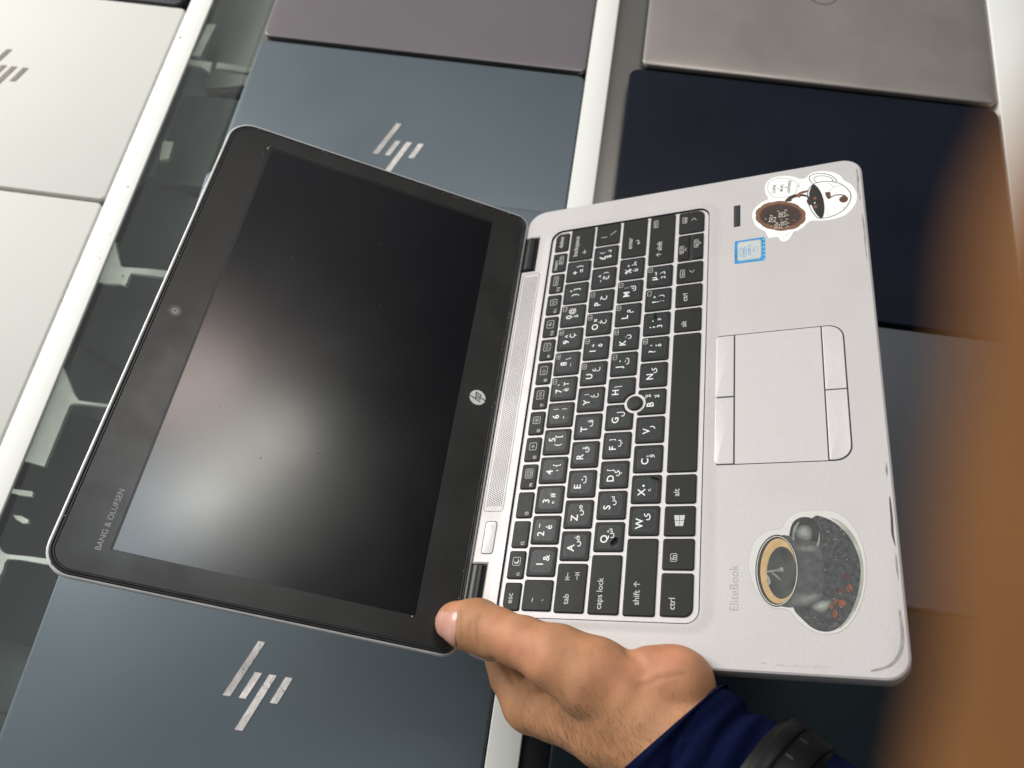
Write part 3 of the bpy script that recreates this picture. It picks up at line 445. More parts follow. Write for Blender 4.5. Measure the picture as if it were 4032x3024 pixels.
W_, D_ = 310.0, 218.9
def arc_outline():
    """deck outline with the two hinge notches at the rear"""
    p = rr(0, W_, 0, D_, [11, 12, 13, 13], 8)
    # split: rear edge runs from (W-13, D) to (13, D)
    k = next(i for i in range(len(p)) if abs(p[i][1]-D_) < .02 and p[i][0] > 200 and p[(i+1) % len(p)][0] < 200)
    notch = [(286.4, D_), (286.4, 208.6), (257, 208.6), (257, 218.2), (50.0, 218.2), (50.0, 208.6), (27.6, 208.6), (27.6, D_)]
    return p[:k+1]+notch+p[k+1:]
outl = arc_outline()
def inset(pts, d):
    n = len(pts); out = []
    for i in range(n):
        a = Vector(pts[i-1]); b = Vector(pts[i]); c = Vector(pts[(i+1) % n]); e1 = (b-a); e2 = (c-b)
        if e1.length < 1e-5 or e2.length < 1e-5: out.append(tuple(b)); continue
        e1.normalize(); e2.normalize(); n1 = Vector((-e1.y, e1.x)); n2 = Vector((-e2.y, e2.x)); nn = n1+n2
        if nn.length < 1e-5: nn = n1
        nn.normalize(); s_ = d/max(.4, nn.dot(n1)); q = b+nn*s_; out.append((q.x, q.y))
    return out
m = MB()
top_in = inset(outl, 1.2)
rings = [Z(inset(outl, 5), -18.9), Z(inset(outl, 1.0), -15.5), Z(outl, -8), Z(outl, -1.5), Z(inset(outl, .35), -.5), Z(top_in, 0)]
m.loft(rings, silver, cap0=False, cap1=False)
m.poly([p for p in inset(outl, 5)][::-1], -18.9, black_plastic)
KX0, KX1, KY0, KY1 = 21.0, 288.3, 91.0, 198.6
N = 10
hole_o = rr(KX0-5.5, KX1+5.0, KY0-8.0, KY1+6.0, [12, 12, 13, 13], N)
m.poly(top_in, 0, silver, holes=[hole_o[::-1]])
h2 = rr(KX0-3.5, KX1+3.2, KY0-5.2, KY1+3.6, [10, 10, 11, 11], N)
hole_i = rr(KX0, KX1, KY0, KY1, [7, 7, 8, 8], N)
def qloft(r_):
    n = len(r_[0]); vs = [p for q in r_ for p in q]; fs = []
    for j in range(len(r_)-1):
        for i in range(n):
            a = j*n+i; b_ = j*n+(i+1) % n; fs.append([a, b_, b_+n, a+n])
    m.add(vs, fs, silver)
def lerp_ring(a, b_, t): return [(p[0]*(1-t)+q[0]*t, p[1]*(1-t)+q[1]*t) for p, q in zip(a, b_)]
rr_ = []
for i in range(9):
    t = i/8; zz = .5*(3*t*t-2*t**3); rr_.append(Z(lerp_ring(hole_o, hole_i, t), zz))
qloft(rr_)
m.loft([Z(hole_i, .5), Z(hole_i, .2), Z(hole_i, -3)], gap_m, cap0=False, cap1=False)
stroke(m, hole_i, .42, .53, gap_m, True)
# worn dirty lines and chips on the front edge
dirt = mat('grey wear', (.30, .285, .27), .6, noise=(200, .3, 2)); dirt2 = mat('dark chip', (.06, .05, .07), .6, noise=(200, .3, 2))
def blot(pts, mm_, z=.05): m.poly(smooth_closed(pts, 3), z, mm_)
blot([(300, 2.6), (293, 2.0), (284, 2.7), (276, 2.2), (276, 2.9), (284, 3.7), (294, 3.3), (300, 3.4)], dirt)
blot([(262, 1.9), (250, 1.6), (236, 2.0), (228, 1.8), (236, 2.6), (250, 2.5), (262, 2.6)], dirt)
blot([(84, 2.2), (74, 2.0), (66, 2.3), (60, 2.0), (66, 3.3), (75, 3.0), (84, 2.8)], dirt2)
blot([(56, 2.1), (50, 2.0), (44, 2.3), (50, 2.8), (56, 2.6)], dirt)
blot([(30, 2.6), (20, 2.1), (12, 3.6), (6, 8.5), (3.5, 16), (4.4, 16), (7.0, 9.2), (13, 4.9), (20, 3.6), (30, 3.4)], dirt)
blot([(103, 2.5), (99, 2.2), (95, 2.8), (99, 3.2)], dirt)
blot([(4.2, 62), (3.8, 50), (4.1, 34), (4.8, 34), (4.5, 50), (4.9, 62)], mat('pale scuff', (.52, .50, .47), .6, noise=(200, .2, 2)))
base = m.build('base', lap, smooth=32)
# bottom-side screw boss at the rear left corner
m = MB()
n = 20; m.loft([[(1.2+2.4*math.cos(a), 203+2.4*math.sin(a), z_) for a in [2*math.pi*i/n for i in range(n)]] for z_ in (-3.6, .06)], edge_m); 
m.build('corner_screw', base)
# keyboard frame
m = MB(); fr_i = rri(KX0, KX1, KY0, KY1, [7, 7, 8, 8], .5, N); tp_c = (146.5, 131.0)
m.poly(fr_i, -.6, silver2)
m.loft([Z(fr_i, -3), Z(fr_i, -.6)], gap_m, cap0=False, cap1=False)
# grime specks in the keyboard frame
for k_ in range(46):
    x = random.uniform(KX0+2, KX1-2); y = random.choice((166.9+1.2, 148.7, 130.4, 111.6, 185.2))+random.uniform(-.7, .7); s_ = random.uniform(.08, .32)
    m.poly([(x+s_*random.uniform(.6, 1.5)*math.cos(a), y+s_*math.sin(a)) for a in [i*math.pi/3 for i in range(6)]], -.56, mat('grime', (.33, .30, .27), .7, noise=(200, .3, 2)))
kb = m.build('keyboard_frame', lap, smooth=None)
m = MB(); slab(m, 246.8, 268.2, 94.3, 110.2, -1.3, -.35, .6, black_plastic, bev=.2, n=2); m.build('arrow_key_well', kb)

ZT = 0.35
def push(pts, c, rad):
    out = []
    for p in pts:
        d = Vector(p)-Vector(c)
        if d.length < rad: d = d.normalized()*rad if d.length > 1e-6 else Vector((rad, 0)); out.append((c[0]+d.x, c[1]+d.y))
        else: out.append(tuple(p))
    return out
def dens(pts, st=.8):
    out = []; n = len(pts)
    for i in range(n):
        a = Vector(pts[i]); b_ = Vector(pts[(i+1) % n]); k_ = max(1, int((b_-a).length/st))
        for j in range(k_): q = a.lerp(b_, j/k_); out.append((q.x, q.y))
    return out
def make_key(x0, x1, y0, y1, items=(), sticker=False, rad=.9, cut=None, name='key', corner=None, peel=None, label=None):
    m = MB(); r = [rad]*4
    if corner: r = [max(rad, c) for c in corner]
    def ring(d):
        p = rri(x0, x1, y0, y1, r, d, 4)
        if cut: p = push(dens(p), tp_c, cut+d)
        return p
    prof = [(-.55, -1.3), (-.5, -.5), (-.28, ZT-.25), (-.05, ZT-.06), (.25, ZT)]
    rg = [Z(ring(d), z) for d, z in prof]
    m.loft(rg[:3], kside, cap0=True, cap1=False); m.loft(rg[2:], kblack, cap0=False, cap1=False)
    m.poly([p[:2] for p in rg[-1]], ZT, kblack)
    w, h = x1-x0, y1-y0
    if not sticker:
        for it in items: draw_item(m, it, x0, y0, w, h, ZT+.035, legend)
    ko = m.build(name, lap, smooth=40)
    if label: ko['label'] = label
    if sticker:
        m = MB(); dx, dy = random.uniform(-.35, .35), random.uniform(-.35, .35); sw = 6.1
        cx, cy = (x0+x1)/2+dx, (y0+y1)/2+dy
        p = rr(cx-sw, cx+sw, cy-sw, cy+sw, 2.1, 5)
        ro = math.radians(random.uniform(-2.0, 2.0)); p = [(cx+(a-cx)*math.cos(ro)-(b_-cy)*math.sin(ro), cy+(a-cx)*math.sin(ro)+(b_-cy)*math.cos(ro)) for a, b_ in p]
        if cut: p = push(dens(p), tp_c, cut+1.1)
        m.poly(p, ZT+.05, stick_e); n = len(p)
        pi = [(cx+(a-cx)*.972, cy+(b_-cy)*.972) for a, b_ in p]
        m.poly(pi, ZT+.10, stick_m)
        for it in items: draw_item(m, it, x0+dx, y0+dy, w, h, ZT+.14, legend_w)
        if peel:
            px, py, ang = peel; ca, sa = math.cos(ang), math.sin(ang); rg = []
            for j in range(7):  # curled-up flap
                a = j/6*2.3; rad_ = 1.5; off = rad_*math.sin(a); zz = ZT+.15+rad_*(1-math.cos(a)); hw = 3.3-.35*j
                rg.append([(px+off*ca-hw*sa, py+off*sa+hw*ca, zz), (px+off*ca+hw*sa, py+off*sa-hw*ca, zz)])
            vs = [q for g_ in rg for q in g_]; m.add(vs, [[2*j, 2*j+1, 2*j+3, 2*j+2] for j in range(6)], stick_m)
        m.build('key_sticker', ko, smooth=30)
    return ko
def draw_item(m, it, x0, y0, w, h, z, mm_):
    if callable(it): it(m, x0, y0, w, h, z, mm_); return
    s, fx, fy, size = it[:4]; bold = it[4] if len(it) > 4 else 0; anchor = it[5] if len(it) > 5 else 'c'
    text(m, s, x0+fx*w, y0+(1-fy)*h, z, size, mm_, bold=bold, anchor=anchor)
B1 = .015
def st(lat, lx, ly, *others, ls=5.7):
    out = [(lat, lx, ly, ls, B1)] if lat else []
    for o in others: out.append((o[0], o[1], o[2], o[3] if len(o) > 3 else 4.6, .008))
    return out
def badge(ch):   # tiny numpad mark peeking out at the key's upper right corner
    def f(m, x0, y0, w, h, z, mm_):
        xa, xb, ya, yb = x0+w-4.6, x0+w-1.1, y0+h-3.1, y0+h-.8
        p = rr(xa, xb, ya, yb, .5, 3)
        stroke(m, p, .28, z, legend, closed=True)
        if ch: text(m, ch, (xa+xb)/2, (ya+yb)/2, z, 2.3, legend, bold=.01)
    return f
def boxed(s, fx, fy, fit, bh=3.0, ts=None):
    def f(m, x0, y0, w, h, z, mm_):
        cx, cy = x0+fx*w, y0+(1-fy)*h
        stroke(m, rr(cx-fit/2-.7, cx+fit/2+.7, cy-bh/2, cy+bh/2, .55, 3), .28, z, mm_, closed=True)
        if s: text(m, s, cx, cy, z, 3, mm_, bold=.008, fit=fit)
    return f
def icon(kind, fx=.62, fy=.5):
    def f(m, x0, y0, w, h, z, mm_):
        cx, cy = x0+fx*w, y0+(1-fy)*h
        hw = 2.9 if kind in ('speaker', 'mute', 'loud', 'screen', 'mic') else 2.3
        stroke(m, rr(cx-hw, cx+hw, cy-2.2, cy+2.2, .7, 3), .3, z, mm_, closed=True)
        circ = lambda r_, a0=0, a1=2*math.pi, n=20, ox=0, oy=0: [(cx+ox+r_*math.cos(a0+(a1-a0)*i/n), cy+oy+r_*math.sin(a0+(a1-a0)*i/n)) for i in range(n+1)]
        if kind == 'moon':
            m.poly([(cx+1.5*math.cos(a), cy+1.5*math.sin(a)) for a in [math.radians(60+i*15) for i in range(21)]]+[(cx+.65+1.15*math.cos(a), cy+.35+1.15*math.sin(a)) for a in [math.radians(350-i*15) for i in range(18)]], z, mm_)
        elif kind == 'screen': stroke(m, rr(cx-1.8, cx+1.8, cy-1.2, cy+1.2, .2, 2), .26, z, mm_, True); stroke(m, rr(cx-1, cx+1, cy-.55, cy+.55, .1, 2), .22, z, mm_, True)
        elif kind in ('sun', 'sun2'):
            m.poly(circ(.5)[:-1], z, mm_); n = 8 if kind == 'sun' else 8; q = 1.15 if kind == 'sun' else 1.75
            for i in range(n): a = 2*math.pi*i/n; stroke(m, [(cx+.75*math.cos(a), cy+.75*math.sin(a)), (cx+q*math.cos(a), cy+q*math.sin(a))], .24, z, mm_)
        elif kind in ('speaker', 'mute', 'loud'):
            stroke(m, [(cx-2, cy-.5), (cx-1.2, cy-.5), (cx-.3, cy-1.3), (cx-.3, cy+1.3), (cx-1.2, cy+.5), (cx-2, cy+.5)], .26, z, mm_, True)
            if kind == 'mute': stroke(m, circ(.65, ox=1.1), .2, z, mm_); stroke(m, [(cx+.7, cy+.4), (cx+1.5, cy-.4)], .2, z, mm_)
            else:
                for q in ((.7,) if kind == 'speaker' else (.7, 1.2, 1.7)): stroke(m, circ(q, -.8, .8, 8, ox=.2), .2, z, mm_)
        elif kind == 'mic': m.poly(rr(cx-.9, cx-.1, cy-.4, cy+1.3, .35, 3), z, mm_); stroke(m, [(cx-.5, cy-.5), (cx-.5, cy-1.4)], .25, z, mm_); stroke(m, circ(.6, ox=1), .2, z, mm_)
        elif kind == 'antenna':
            stroke(m, [(cx, cy-1.4), (cx, cy+.4)], .25, z, mm_)
            for q in (.7, 1.3): stroke(m, circ(q, -.8, .8, 6, oy=.3), .2, z, mm_); stroke(m, circ(q, math.pi-.8, math.pi+.8, 6, oy=.3), .2, z, mm_)
    return f
def tabarrow(fx, fy, sgn):
    def f(m, x0, y0, w, h, z, mm_):
        cx, cy = x0+fx*w, y0+(1-fy)*h
        stroke(m, [(cx-1.9*sgn, cy), (cx+1.5*sgn, cy)], .38, z, mm_); stroke(m, [(cx+.3*sgn, cy+1.2), (cx+1.5*sgn, cy), (cx+.3*sgn, cy-1.2)], .38, z, mm_); stroke(m, [(cx+1.95*sgn, cy+1.3), (cx+1.95*sgn, cy-1.3)], .38, z, mm_)
    return f
def winlogo(m, x0, y0, w, h, z, mm_):
    cx, cy = x0+w*.5, y0+h*.5
    for sx, sy in ((0, 0), (1, 0), (0, 1), (1, 1)):
        pts = []
        for ux, uy in ((0, 0), (1, 0), (1, 1), (0, 1)):
            X_ = (sx*.52+ux*.48)*6-3; hh = 2.0+.8*(X_+3)/6; Y_ = (sy*.52+uy*.48)*2-1; pts.append((cx+X_, cy+Y_*hh))
        m.poly(pts, z, mm_)
def line(p0, p1, wd=.4):
    def f(m, x0, y0, w, h, z, mm_): stroke(m, [(x0+p0[0]*w, y0+(1-p0[1])*h), (x0+p1[0]*w, y0+(1-p1[1])*h)], wd, z, mm_)
    return f
def chev(fx, fy, ang, s_=1.5):
    def f(m, x0, y0, w, h, z, mm_):
        cx, cy = x0+fx*w, y0+(1-fy)*h; P = [(-s_*.6, -s_), (s_*.6, 0), (-s_*.6, s_)]; ca, sa = math.cos(ang), math.sin(ang)
        stroke(m, [(cx+ca*a-sa*b_, cy+sa*a+ca*b_) for a, b_ in P], .38, z, mm_)
    return f
R0 = (186.2, 195.1)
make_key(25, 39.4, *R0, items=[('esc', .42, .45, 4.4, .008)], corner=[.9, .9, .9, 3.6])
fi = {1: 'moon', 4: 'screen', 5: 'sun', 6: 'sun2', 7: 'mute', 8: 'speaker', 9: 'loud', 10: 'mic', 11: 'antenna'}
for i in range(1, 13):
    x1 = 57.2+17.55*(i-1); its = [('f%d' % i, .14, .72, 2.9, .01)]
    if i in fi: its.append(icon(fi[i]))
    if i == 12: its.append(boxed('num lk', .62, .45, 6.2))
    make_key(x1-15.0, x1, *R0, items=its)
make_key(252.9, 267.8, *R0, items=[('insert', .35, .26, 3.6, .008), boxed('prt sc', .6, .66, 5.6, 2.6)])
make_key(270.6, 285.4, *R0, items=[('delete', .5, .45, 4.0, .008)], corner=[.9, .9, 3.6, .9])
R1 = (168.3, 184.0)
make_key(25.2, 41.2, *R1, items=[('~', .33, .35, 4.2, .01), ('`', .33, .72, 4.6, .01)])
row1 = [st('1', .40, .44, ('&', .62, .66, 5.4)), st('2', .36, .36, ('~', .66, .28), ('é', .6, .64, 5.6)), st('3', .40, .38, ('"', .34, .66, 4.8), ('#', .62, .62, 4.6)),
        st('4', .40, .36, ("'", .46, .66, 5), ('{', .66, .62, 5)), st('5', .56, .34, ('(', .34, .60, 5.2), ('[', .68, .60, 5)), st('6', .40, .36, ('|', .72, .34, 3.4), ('-', .36, .68, 5), ('|', .72, .68, 3.4)),
        st('7', .38, .34, ("'", .66, .30, 5), ('è', .42, .62, 5.2), ('T', .68, .62, 4.6)), st('8', .46, .38, ('_', .40, .68, 4), ('\\', .68, .56, 4.6)), st('9', .34, .36, ('^', .62, .34, 5), ('Ç', .62, .62, 5)),
        st('0', .40, .34, ('à', .42, .62, 5.2), ('@', .68, .46, 5)), st(')', .38, .50, ('°', .60, .30, 5), (']', .66, .56, 5)), st('+', .38, .36, ('=', .46, .64, 5.4), ('}', .70, .56, 5))]
for i, its in enumerate(row1):
    x1 = 59.6+18.1*i
    if i in (6, 7, 8, 9): its = its+[badge('789/'[i-6])]
    make_key(x1-15.9, x1, *R1, items=its, sticker=True)
make_key(260.6, 287.2, *R1, items=[('backspace', .44, .30, 4.3, .008), ('←', .22, .68, 4.4, .01)])
R2 = (150.2, 165.9)
make_key(24.7, 50.3, *R2, items=[('tab', .26, .38, 4.4, .008), tabarrow(.74, .36, -1), tabarrow(.74, .70, 1)])
row2 = [st('A', .42, .36, ('ض', .66, .60, 4.8)), st('Z', .36, .36, ('ص', .64, .60, 4.8)), st('E', .36, .36, ('ث', .62, .58, 4.8)), st('R', .38, .36, ('ق', .66, .56, 5)), st('T', .38, .36, ('ف', .62, .58, 4.8)),
        st('Y', .36, .34, ('|', .70, .32, 3.2), ('غ', .64, .62, 5)), st('U', .36, .36, ('ع', .66, .62, 5.4)), st('I', .34, .38, ('÷', .60, .38, 4.6), ('ه', .58, .66, 6)), st('O', .34, .36, ('×', .66, .36, 5), ('خ', .56, .66, 5)),
        st('P', .34, .36, ('ح', .62, .60, 5.4)), st('¨', .34, .40, ('^', .60, .34, 4.6), ('ج', .50, .62, 5), (')', .74, .60, 4.4)), st('£', .38, .36, ('(', .66, .34, 4.2), ('$', .42, .64, 4.8), ('د', .70, .64, 5))]
for i, its in enumerate(row2):
    x1 = 68.5+18.15*i
    if i in (6, 7, 8, 9): its = its+[badge('456*'[i-6])]
    make_key(x1-15.9, x1, *R2, items=its, sticker=True)
make_key(270.4, 287.2, *R2, items=[line((.36, .22), (.36, .48)), line((.42, .62), (.62, .86))])
R3 = (131.8, 147.4)
make_key(24.5, 55.1, *R3, items=[('caps lock', .34, .38, 4.4, .008)])
row3 = [st('Q', .42, .36, ('ش', .62, .56, 4.6)), st('S', .38, .36, ('س', .62, .60, 4.6)), st('D', .36, .36, ('[', .68, .34, 4), ('ي', .56, .62, 5)), st('F', .36, .36, (']', .68, .34, 4), ('ب', .54, .64, 4.6)), st('G', .38, .36, ('ل', .62, .56, 5)),
        st('H', .38, .30, ('أ', .62, .40, 5)), st('J', .34, .36, ('-', .62, .34, 5), ('ت', .60, .62, 4.8)), st('K', .30, .40, ('ن', .56, .62, 5)), st('L', .36, .40, ('م', .62, .62, 5.4)), st('M', .34, .38, (':', .66, .36, 4.6), ('ك', .60, .64, 5)),
        st('%', .34, .36, ('"', .62, .36, 4.6), ('ù', .36, .66, 4.8), ('ط', .68, .60, 4.8))]
for i, its in enumerate(row3):
    x1 = 73.5+18.1*i
    if i in (6, 7, 8, 9): its = its+[badge('123-'[i-6])]
    make_key(x1-15.9, x1, *R3, items=its, sticker=True, cut=(6.9 if i in (4, 5) else None), peel=((x1-11.5, 135.5, math.radians(50)) if i == 0 else None))
make_key(256.6, 287.3, *R3, items=[('enter', .36, .36, 4.3, .008), ('↵', .36, .68, 4.4, .01)])
R4 = (113.3, 128.9)
make_key(24.3, 64.1, *R4, items=[('shift ↑', .28, .40, 4.5, .008)])
row4 = [st('W', .38, .34, ('ى', .62, .60, 5.4)), st('X', .38, .36, ('ء', .46, .66, 5), ('•', .62, .42, 5)), st('C', .40, .38, ('ؤ', .60, .58, 5.2)), st('V', .42, .38, ('ر', .56, .60, 5.4)), st('B', .36, .44, ('ﻵ', .70, .34, 4.2), ('ﻻ', .68, .66, 4.2)),
        st('N', .40, .40, ('ى', .66, .56, 5.0)), st('?', .34, .40, (',', .62, .36, 5), ('ة', .60, .64, 5)), st(';', .34, .38, ('.', .62, .38, 6), ('3', .36, .66, 4.6), ('و', .68, .62, 4.2)), st('!', .38, .38, ('°', .62, .34, 5), (':', .40, .64, 5), ('ز', .64, .62, 5)),
        st('µ', .38, .34, ('ﺳ', .62, .34, 3.6), ('2', .40, .66, 3.8), ('ذ', .62, .62, 5))]
for i, its in enumerate(row4):
    x1 = 82.3+18.1*i
    if i in (6, 8, 9): its = its+[badge({6: '0', 8: '.', 9: '+'}[i])]
    make_key(x1-15.9, x1, *R4, items=its, sticker=True, cut=(6.9 if i == 4 else None), peel=((x1-3.6, 116.5, math.radians(-20)) if i == 1 else (x1-2.8, 121, math.radians(100)) if i == 7 else None))
make_key(247.5, 287.2, *R4, items=[('↑ shift', .30, .42, 4.5, .008), boxed('pause', .84, .22, 4.6, 2.6)])
R5 = (94.6, 110.0)
make_key(24.6, 45.8, *R5, items=[('ctrl', .28, .36, 4.5, .008)], corner=[4.2, .9, .9, .9])
make_key(48.1, 64.0, *R5, items=[boxed('fn', .38, .36, 2.6, 3.2)])
make_key(66.1, 81.9, *R5, items=[winlogo])
make_key(84.1, 100.0, *R5, items=[('alt', .36, .36, 4.4, .008)])
make_key(102.2, 191.1, *R5, name='space_bar')
make_key(193.5, 209.4, *R5, items=[('alt', .30, .36, 4.4, .008)])
make_key(211.7, 227.6, *R5, items=[('ctrl', .40, .36, 4.4, .008)])
make_key(229.8, 245.7-.6, *R5, items=[boxed('home', .44, .22, 4.6, 2.6), chev(.5, .60, math.pi)])
make_key(248.2, 267.0, 103.4, 109.9, items=[boxed('pg up', .40, .34, 4.8, 2.4), chev(.40, .72, math.pi/2, 1.1)])
make_key(248.2, 267.0, 94.8, 100.8, items=[boxed('pg dn', .60, .34, 4.8, 2.4), chev(.60, .74, -math.pi/2, 1.1)])
make_key(269.7, 286.6, *R5, items=[boxed('end', .62, .22, 3.4, 2.6), chev(.62, .60, 0)], corner=[.9, 4.0, .9, .9])
# pointing stick
m = MB(); n = 28; prof = [(4.6, -1.3), (4.7, -.2), (4.55, .35), (4.1, .62), (2.5, .85), (.6, .9)]
m.loft([[(tp_c[0]+r_*math.cos(2*math.pi*i/n), tp_c[1]+r_*math.sin(2*math.pi*i/n), z_) for i in range(n)] for r_, z_ in prof], mat('stick rubber', (.014, .014, .015), .6, noise=(60, .2, 2), bump=(1200, .6, .0003)))
for i in range(-3, 4):
    for j in range(-3, 4):
        x, y = i*1.15+(j % 2)*.55, j*1.0
        if x*x+y*y < 13: m.loft([[(tp_c[0]+x+q*math.cos(a), tp_c[1]+y+q*math.sin(a), z_) for a in [k_*math.pi/3 for k_ in range(6)]] for q, z_ in ((.28, .55), (.2, 1.05))], kside)
m.build('pointing_stick', lap, smooth=50)
# speaker grille, power button, fingerprint reader
m = MB(); p = rr(81.2, 254.2, 203.9, 216.2, 2.2, 5); stroke(m, p, .28, .04, gap_m, True)
row = 0; y = 205.5
while y < 215.2:
    x = 84.6+(.65 if row % 2 else 0)
    while x < 251.5:
        m.add([(x+.38*math.cos(a), y+.38*math.sin(a), .05) for a in [k_*math.pi/3 for k_ in range(6)]], [[0, 1, 2, 3, 4, 5]], gap_m); x += 1.3
    y += 1.12; row += 1
m.build('speaker_grille', lap, smooth=None)
m = MB(); m.poly(rr(55.7, 75.2, 206.0, 213.4, 1.8, 5), .03, gap_m); slab(m, 56.0, 74.9, 206.3, 213.1, -.5, .22, 1.6, silver2, bev=.2, n=5)
stroke(m, rr(55.8, 75.1, 206.1, 213.3, 1.7, 5), .35, .06, gap_m, True)
c_ = (71.6, 209.7); stroke(m, [(c_[0]+1.2*math.cos(a), c_[1]+1.2*math.sin(a)) for a in [math.radians(125+290*i/16) for i in range(17)]], .25, .25, dirt)
stroke(m, [(c_[0], c_[1]+.2), (c_[0], c_[1]+1.5)], .25, .25, dirt)
m.build('power_button', lap)
m = MB(); m.poly(rr(268.4, 286.2, 71.7, 75.8, .4, 3), .03, gap_m); slab(m, 268.9, 285.7, 72.1, 75.3, -.5, .18, .3, mat('reader black', (.02, .02, .021), .3, noise=(40, .2, 2)), bev=.15, n=3); m.poly([(269.5, 74.3), (285.2, 74.3), (285.2, 74.6), (269.5, 74.6)], .22, mat('reader line', (.08, .08, .08), .3, noise=(40, .2, 2)))
m.build('fingerprint_reader', lap)
# touchpad
m = MB(); m.poly(rr(104.8, 187.2, 17.0, 85.8, [8.2, 8.2, 2.6, 2.6], 6), .03, gap_m)
pad_m = mat('touchpad', (.575, .545, .54), .42, .15, noise=(300, .02, 2))
m.poly([(105.3, 28.8), (186.7, 28.8), (186.7, 74.5), (105.3, 74.5)], .06, pad_m); m.build('touchpad', lap)
for x0, x1, y0, y1, r in ((105.4, 145.7, 75.2, 85.2, [.3, .3, .3, 2.2]), (146.4, 186.6, 75.2, 85.2, [.3, .3, 2.2, .3]), (105.4, 145.8, 17.6, 28.1, [7.8, .3, .3, .3]), (146.3, 186.6, 17.6, 28.1, [.3, 7.8, .3, .3])):
    m = MB(); slab(m, x0, x1, y0, y1, -.3, .42, r, silver2, bev=.4, seg=3, n=6); m.build('touchpad_button', lap)
# hinges
for x0, x1 in ((28.4, 49.4), (257.6, 285.8)):
    m = MB(); n = 24; cy, cz, r_ = 214.2, -3.6, 5.2
    rings = [[(x, cy+q*math.cos(2*math.pi*i/n), cz+q*math.sin(2*math.pi*i/n)) for i in range(n)] for x, q in ((x0, r_-.5), (x0+.5, r_), (x1-.5, r_), (x1, r_-.5))]
    m.loft(rings, mat('hinge black', (.012, .012, .012), .34, .1, noise=(30, .2, 2)), closed=True)
    m.build('hinge', lap)
    
m = MB(); slab(m, 20, 290, 206, 224, -15, -1.6, 1, MATS['hinge black'], bev=.6); m.build('hinge_cover', lap)
# wordmark printed on the palm rest
m = MB(); text(m, 'EliteBook', 39.5, 74.6, .04, 4, mat('grey print', (.36, .36, .35), .5, noise=(50, .05, 2)), fit=22.5, bold=-.004); m.build('wordmark', lap, smooth=None)

# ---- lid
a_, oy, oz, xo, g_ = D['lid']
ex = Vector((1, 0, 0)); ds = Vector((0, -math.cos(a_), math.sin(a_))); nn = Vector((0, -math.sin(a_), -math.cos(a_)))
X = ex*math.cos(g_)+ds*math.sin(g_); Y = ds*math.cos(g_)-ex*math.sin(g_)
lid = MB(); LX0, LX1, LY0, LY1 = -155.4, 152.9, -25.8, 183.6
rl = [9, 9, 15, 15]
shell = mat('lid shell silver', (.74, .72, .70), .34, .25, noise=(80, .12, 3), specks=(100, .15, (.30, .28, .26), 12))
lid.loft([Z(rri(LX0, LX1, LY0, LY1, rl, 6, 8), -7.2), Z(rri(LX0, LX1, LY0, LY1, rl, 1.6, 8), -5.6), Z(rri(LX0, LX1, LY0, LY1, rl, .3, 8), -3.4), Z(rr(LX0, LX1, LY0, LY1, rl, 8), -1.8), Z(rri(LX0, LX1, LY0, LY1, rl, .25, 8), -.7), Z(rri(LX0, LX1, LY0, LY1, rl, .7, 8), -.35), Z(rri(LX0, LX1, LY0, LY1, rl, 1.35, 8), -.3), Z(rri(LX0, LX1, LY0, LY1, rl, 1.6, 8), -1.0)], shell)
lo = lid.build('lid', lap, smooth=40)
lo.matrix_local = Matrix(((X.x, Y.x, nn.x, (W_/2+xo)*MM), (X.y, Y.y, nn.y, oy*MM), (X.z, Y.z, nn.z, oz*MM), (0, 0, 0, 1)))
# rubber gasket with two grooves
m = MB(); rub = mat('gasket rubber', (.022, .022, .023), .5, noise=(120, .35, 3), specks=(120, .10, (.25, .24, .22), 16)); n_ = 8
prof = [(1.5, -1.0), (1.65, -.1), (2.0, .25), (2.5, .2), (2.8, -.35), (3.2, .1), (3.8, .1), (4.2, -.4)]
m.loft([Z(rri(LX0, LX1, LY0, LY1, rl, d, n_), z) for d, z in prof], rub, cap0=False, cap1=False); m.build('gasket', lo, smooth=60)
# glossy bezel
m = MB(); bez = mat('glossy bezel', (.026, .025, .024), .34, 0, .36, noise=(14, .15, 3), rnoise=(28, .29, .39), specks=(90, .06, (.30, .29, .27), 18))
bi = rri(LX0, LX1, LY0, LY1, rl, 4.2, n_); SX, SY = 138.3, 155.5
SL = [(-SX, 0), (SX, 0), (SX, SY), (-SX, SY)]
m.poly(bi, 0, bez, holes=[SL[::-1]]); m.loft([Z(SL, -.35), Z(SL, 0)][::-1], gap_m, cap0=False, cap1=False)
bz = m.build('bezel', lo, smooth=None)
m = MB(); scr = mat('matte screen', (.0020, .0022, .0040), .19, 0, .55, rnoise=(9, .175, .225), specks=(110, .04, (.13, .13, .13), 20))
m.poly([(-SX+.5, .25), (SX-1.0, .25), (SX-1.0, SY-1.1), (-SX+.5, SY-1.1)], -.3, scr)
m.poly(SL, -.34, black_plastic)
smg = mat('smudge', (.004, .005, .008), .32, 0, .8, noise=(80, .4, 3)); 
for x, y, s_ in ((-73, 101, .45), (-86, 88, .3), (-50, 130, .3), (-62, 72, .6), (10, 90, .25), (44, 60, .3), (-30, 40, .3), (90, 70, .3), (60, 120, .35)):
    m.poly([(x+s_*math.cos(k_), y+s_*math.sin(k_)) for k_ in [i*math.pi/4 for i in range(8)]], -.27, mat('dust', (.12, .12, .12), .6, noise=(80, .3, 2)))
so_ = m.build('screen', lo, smooth=None)
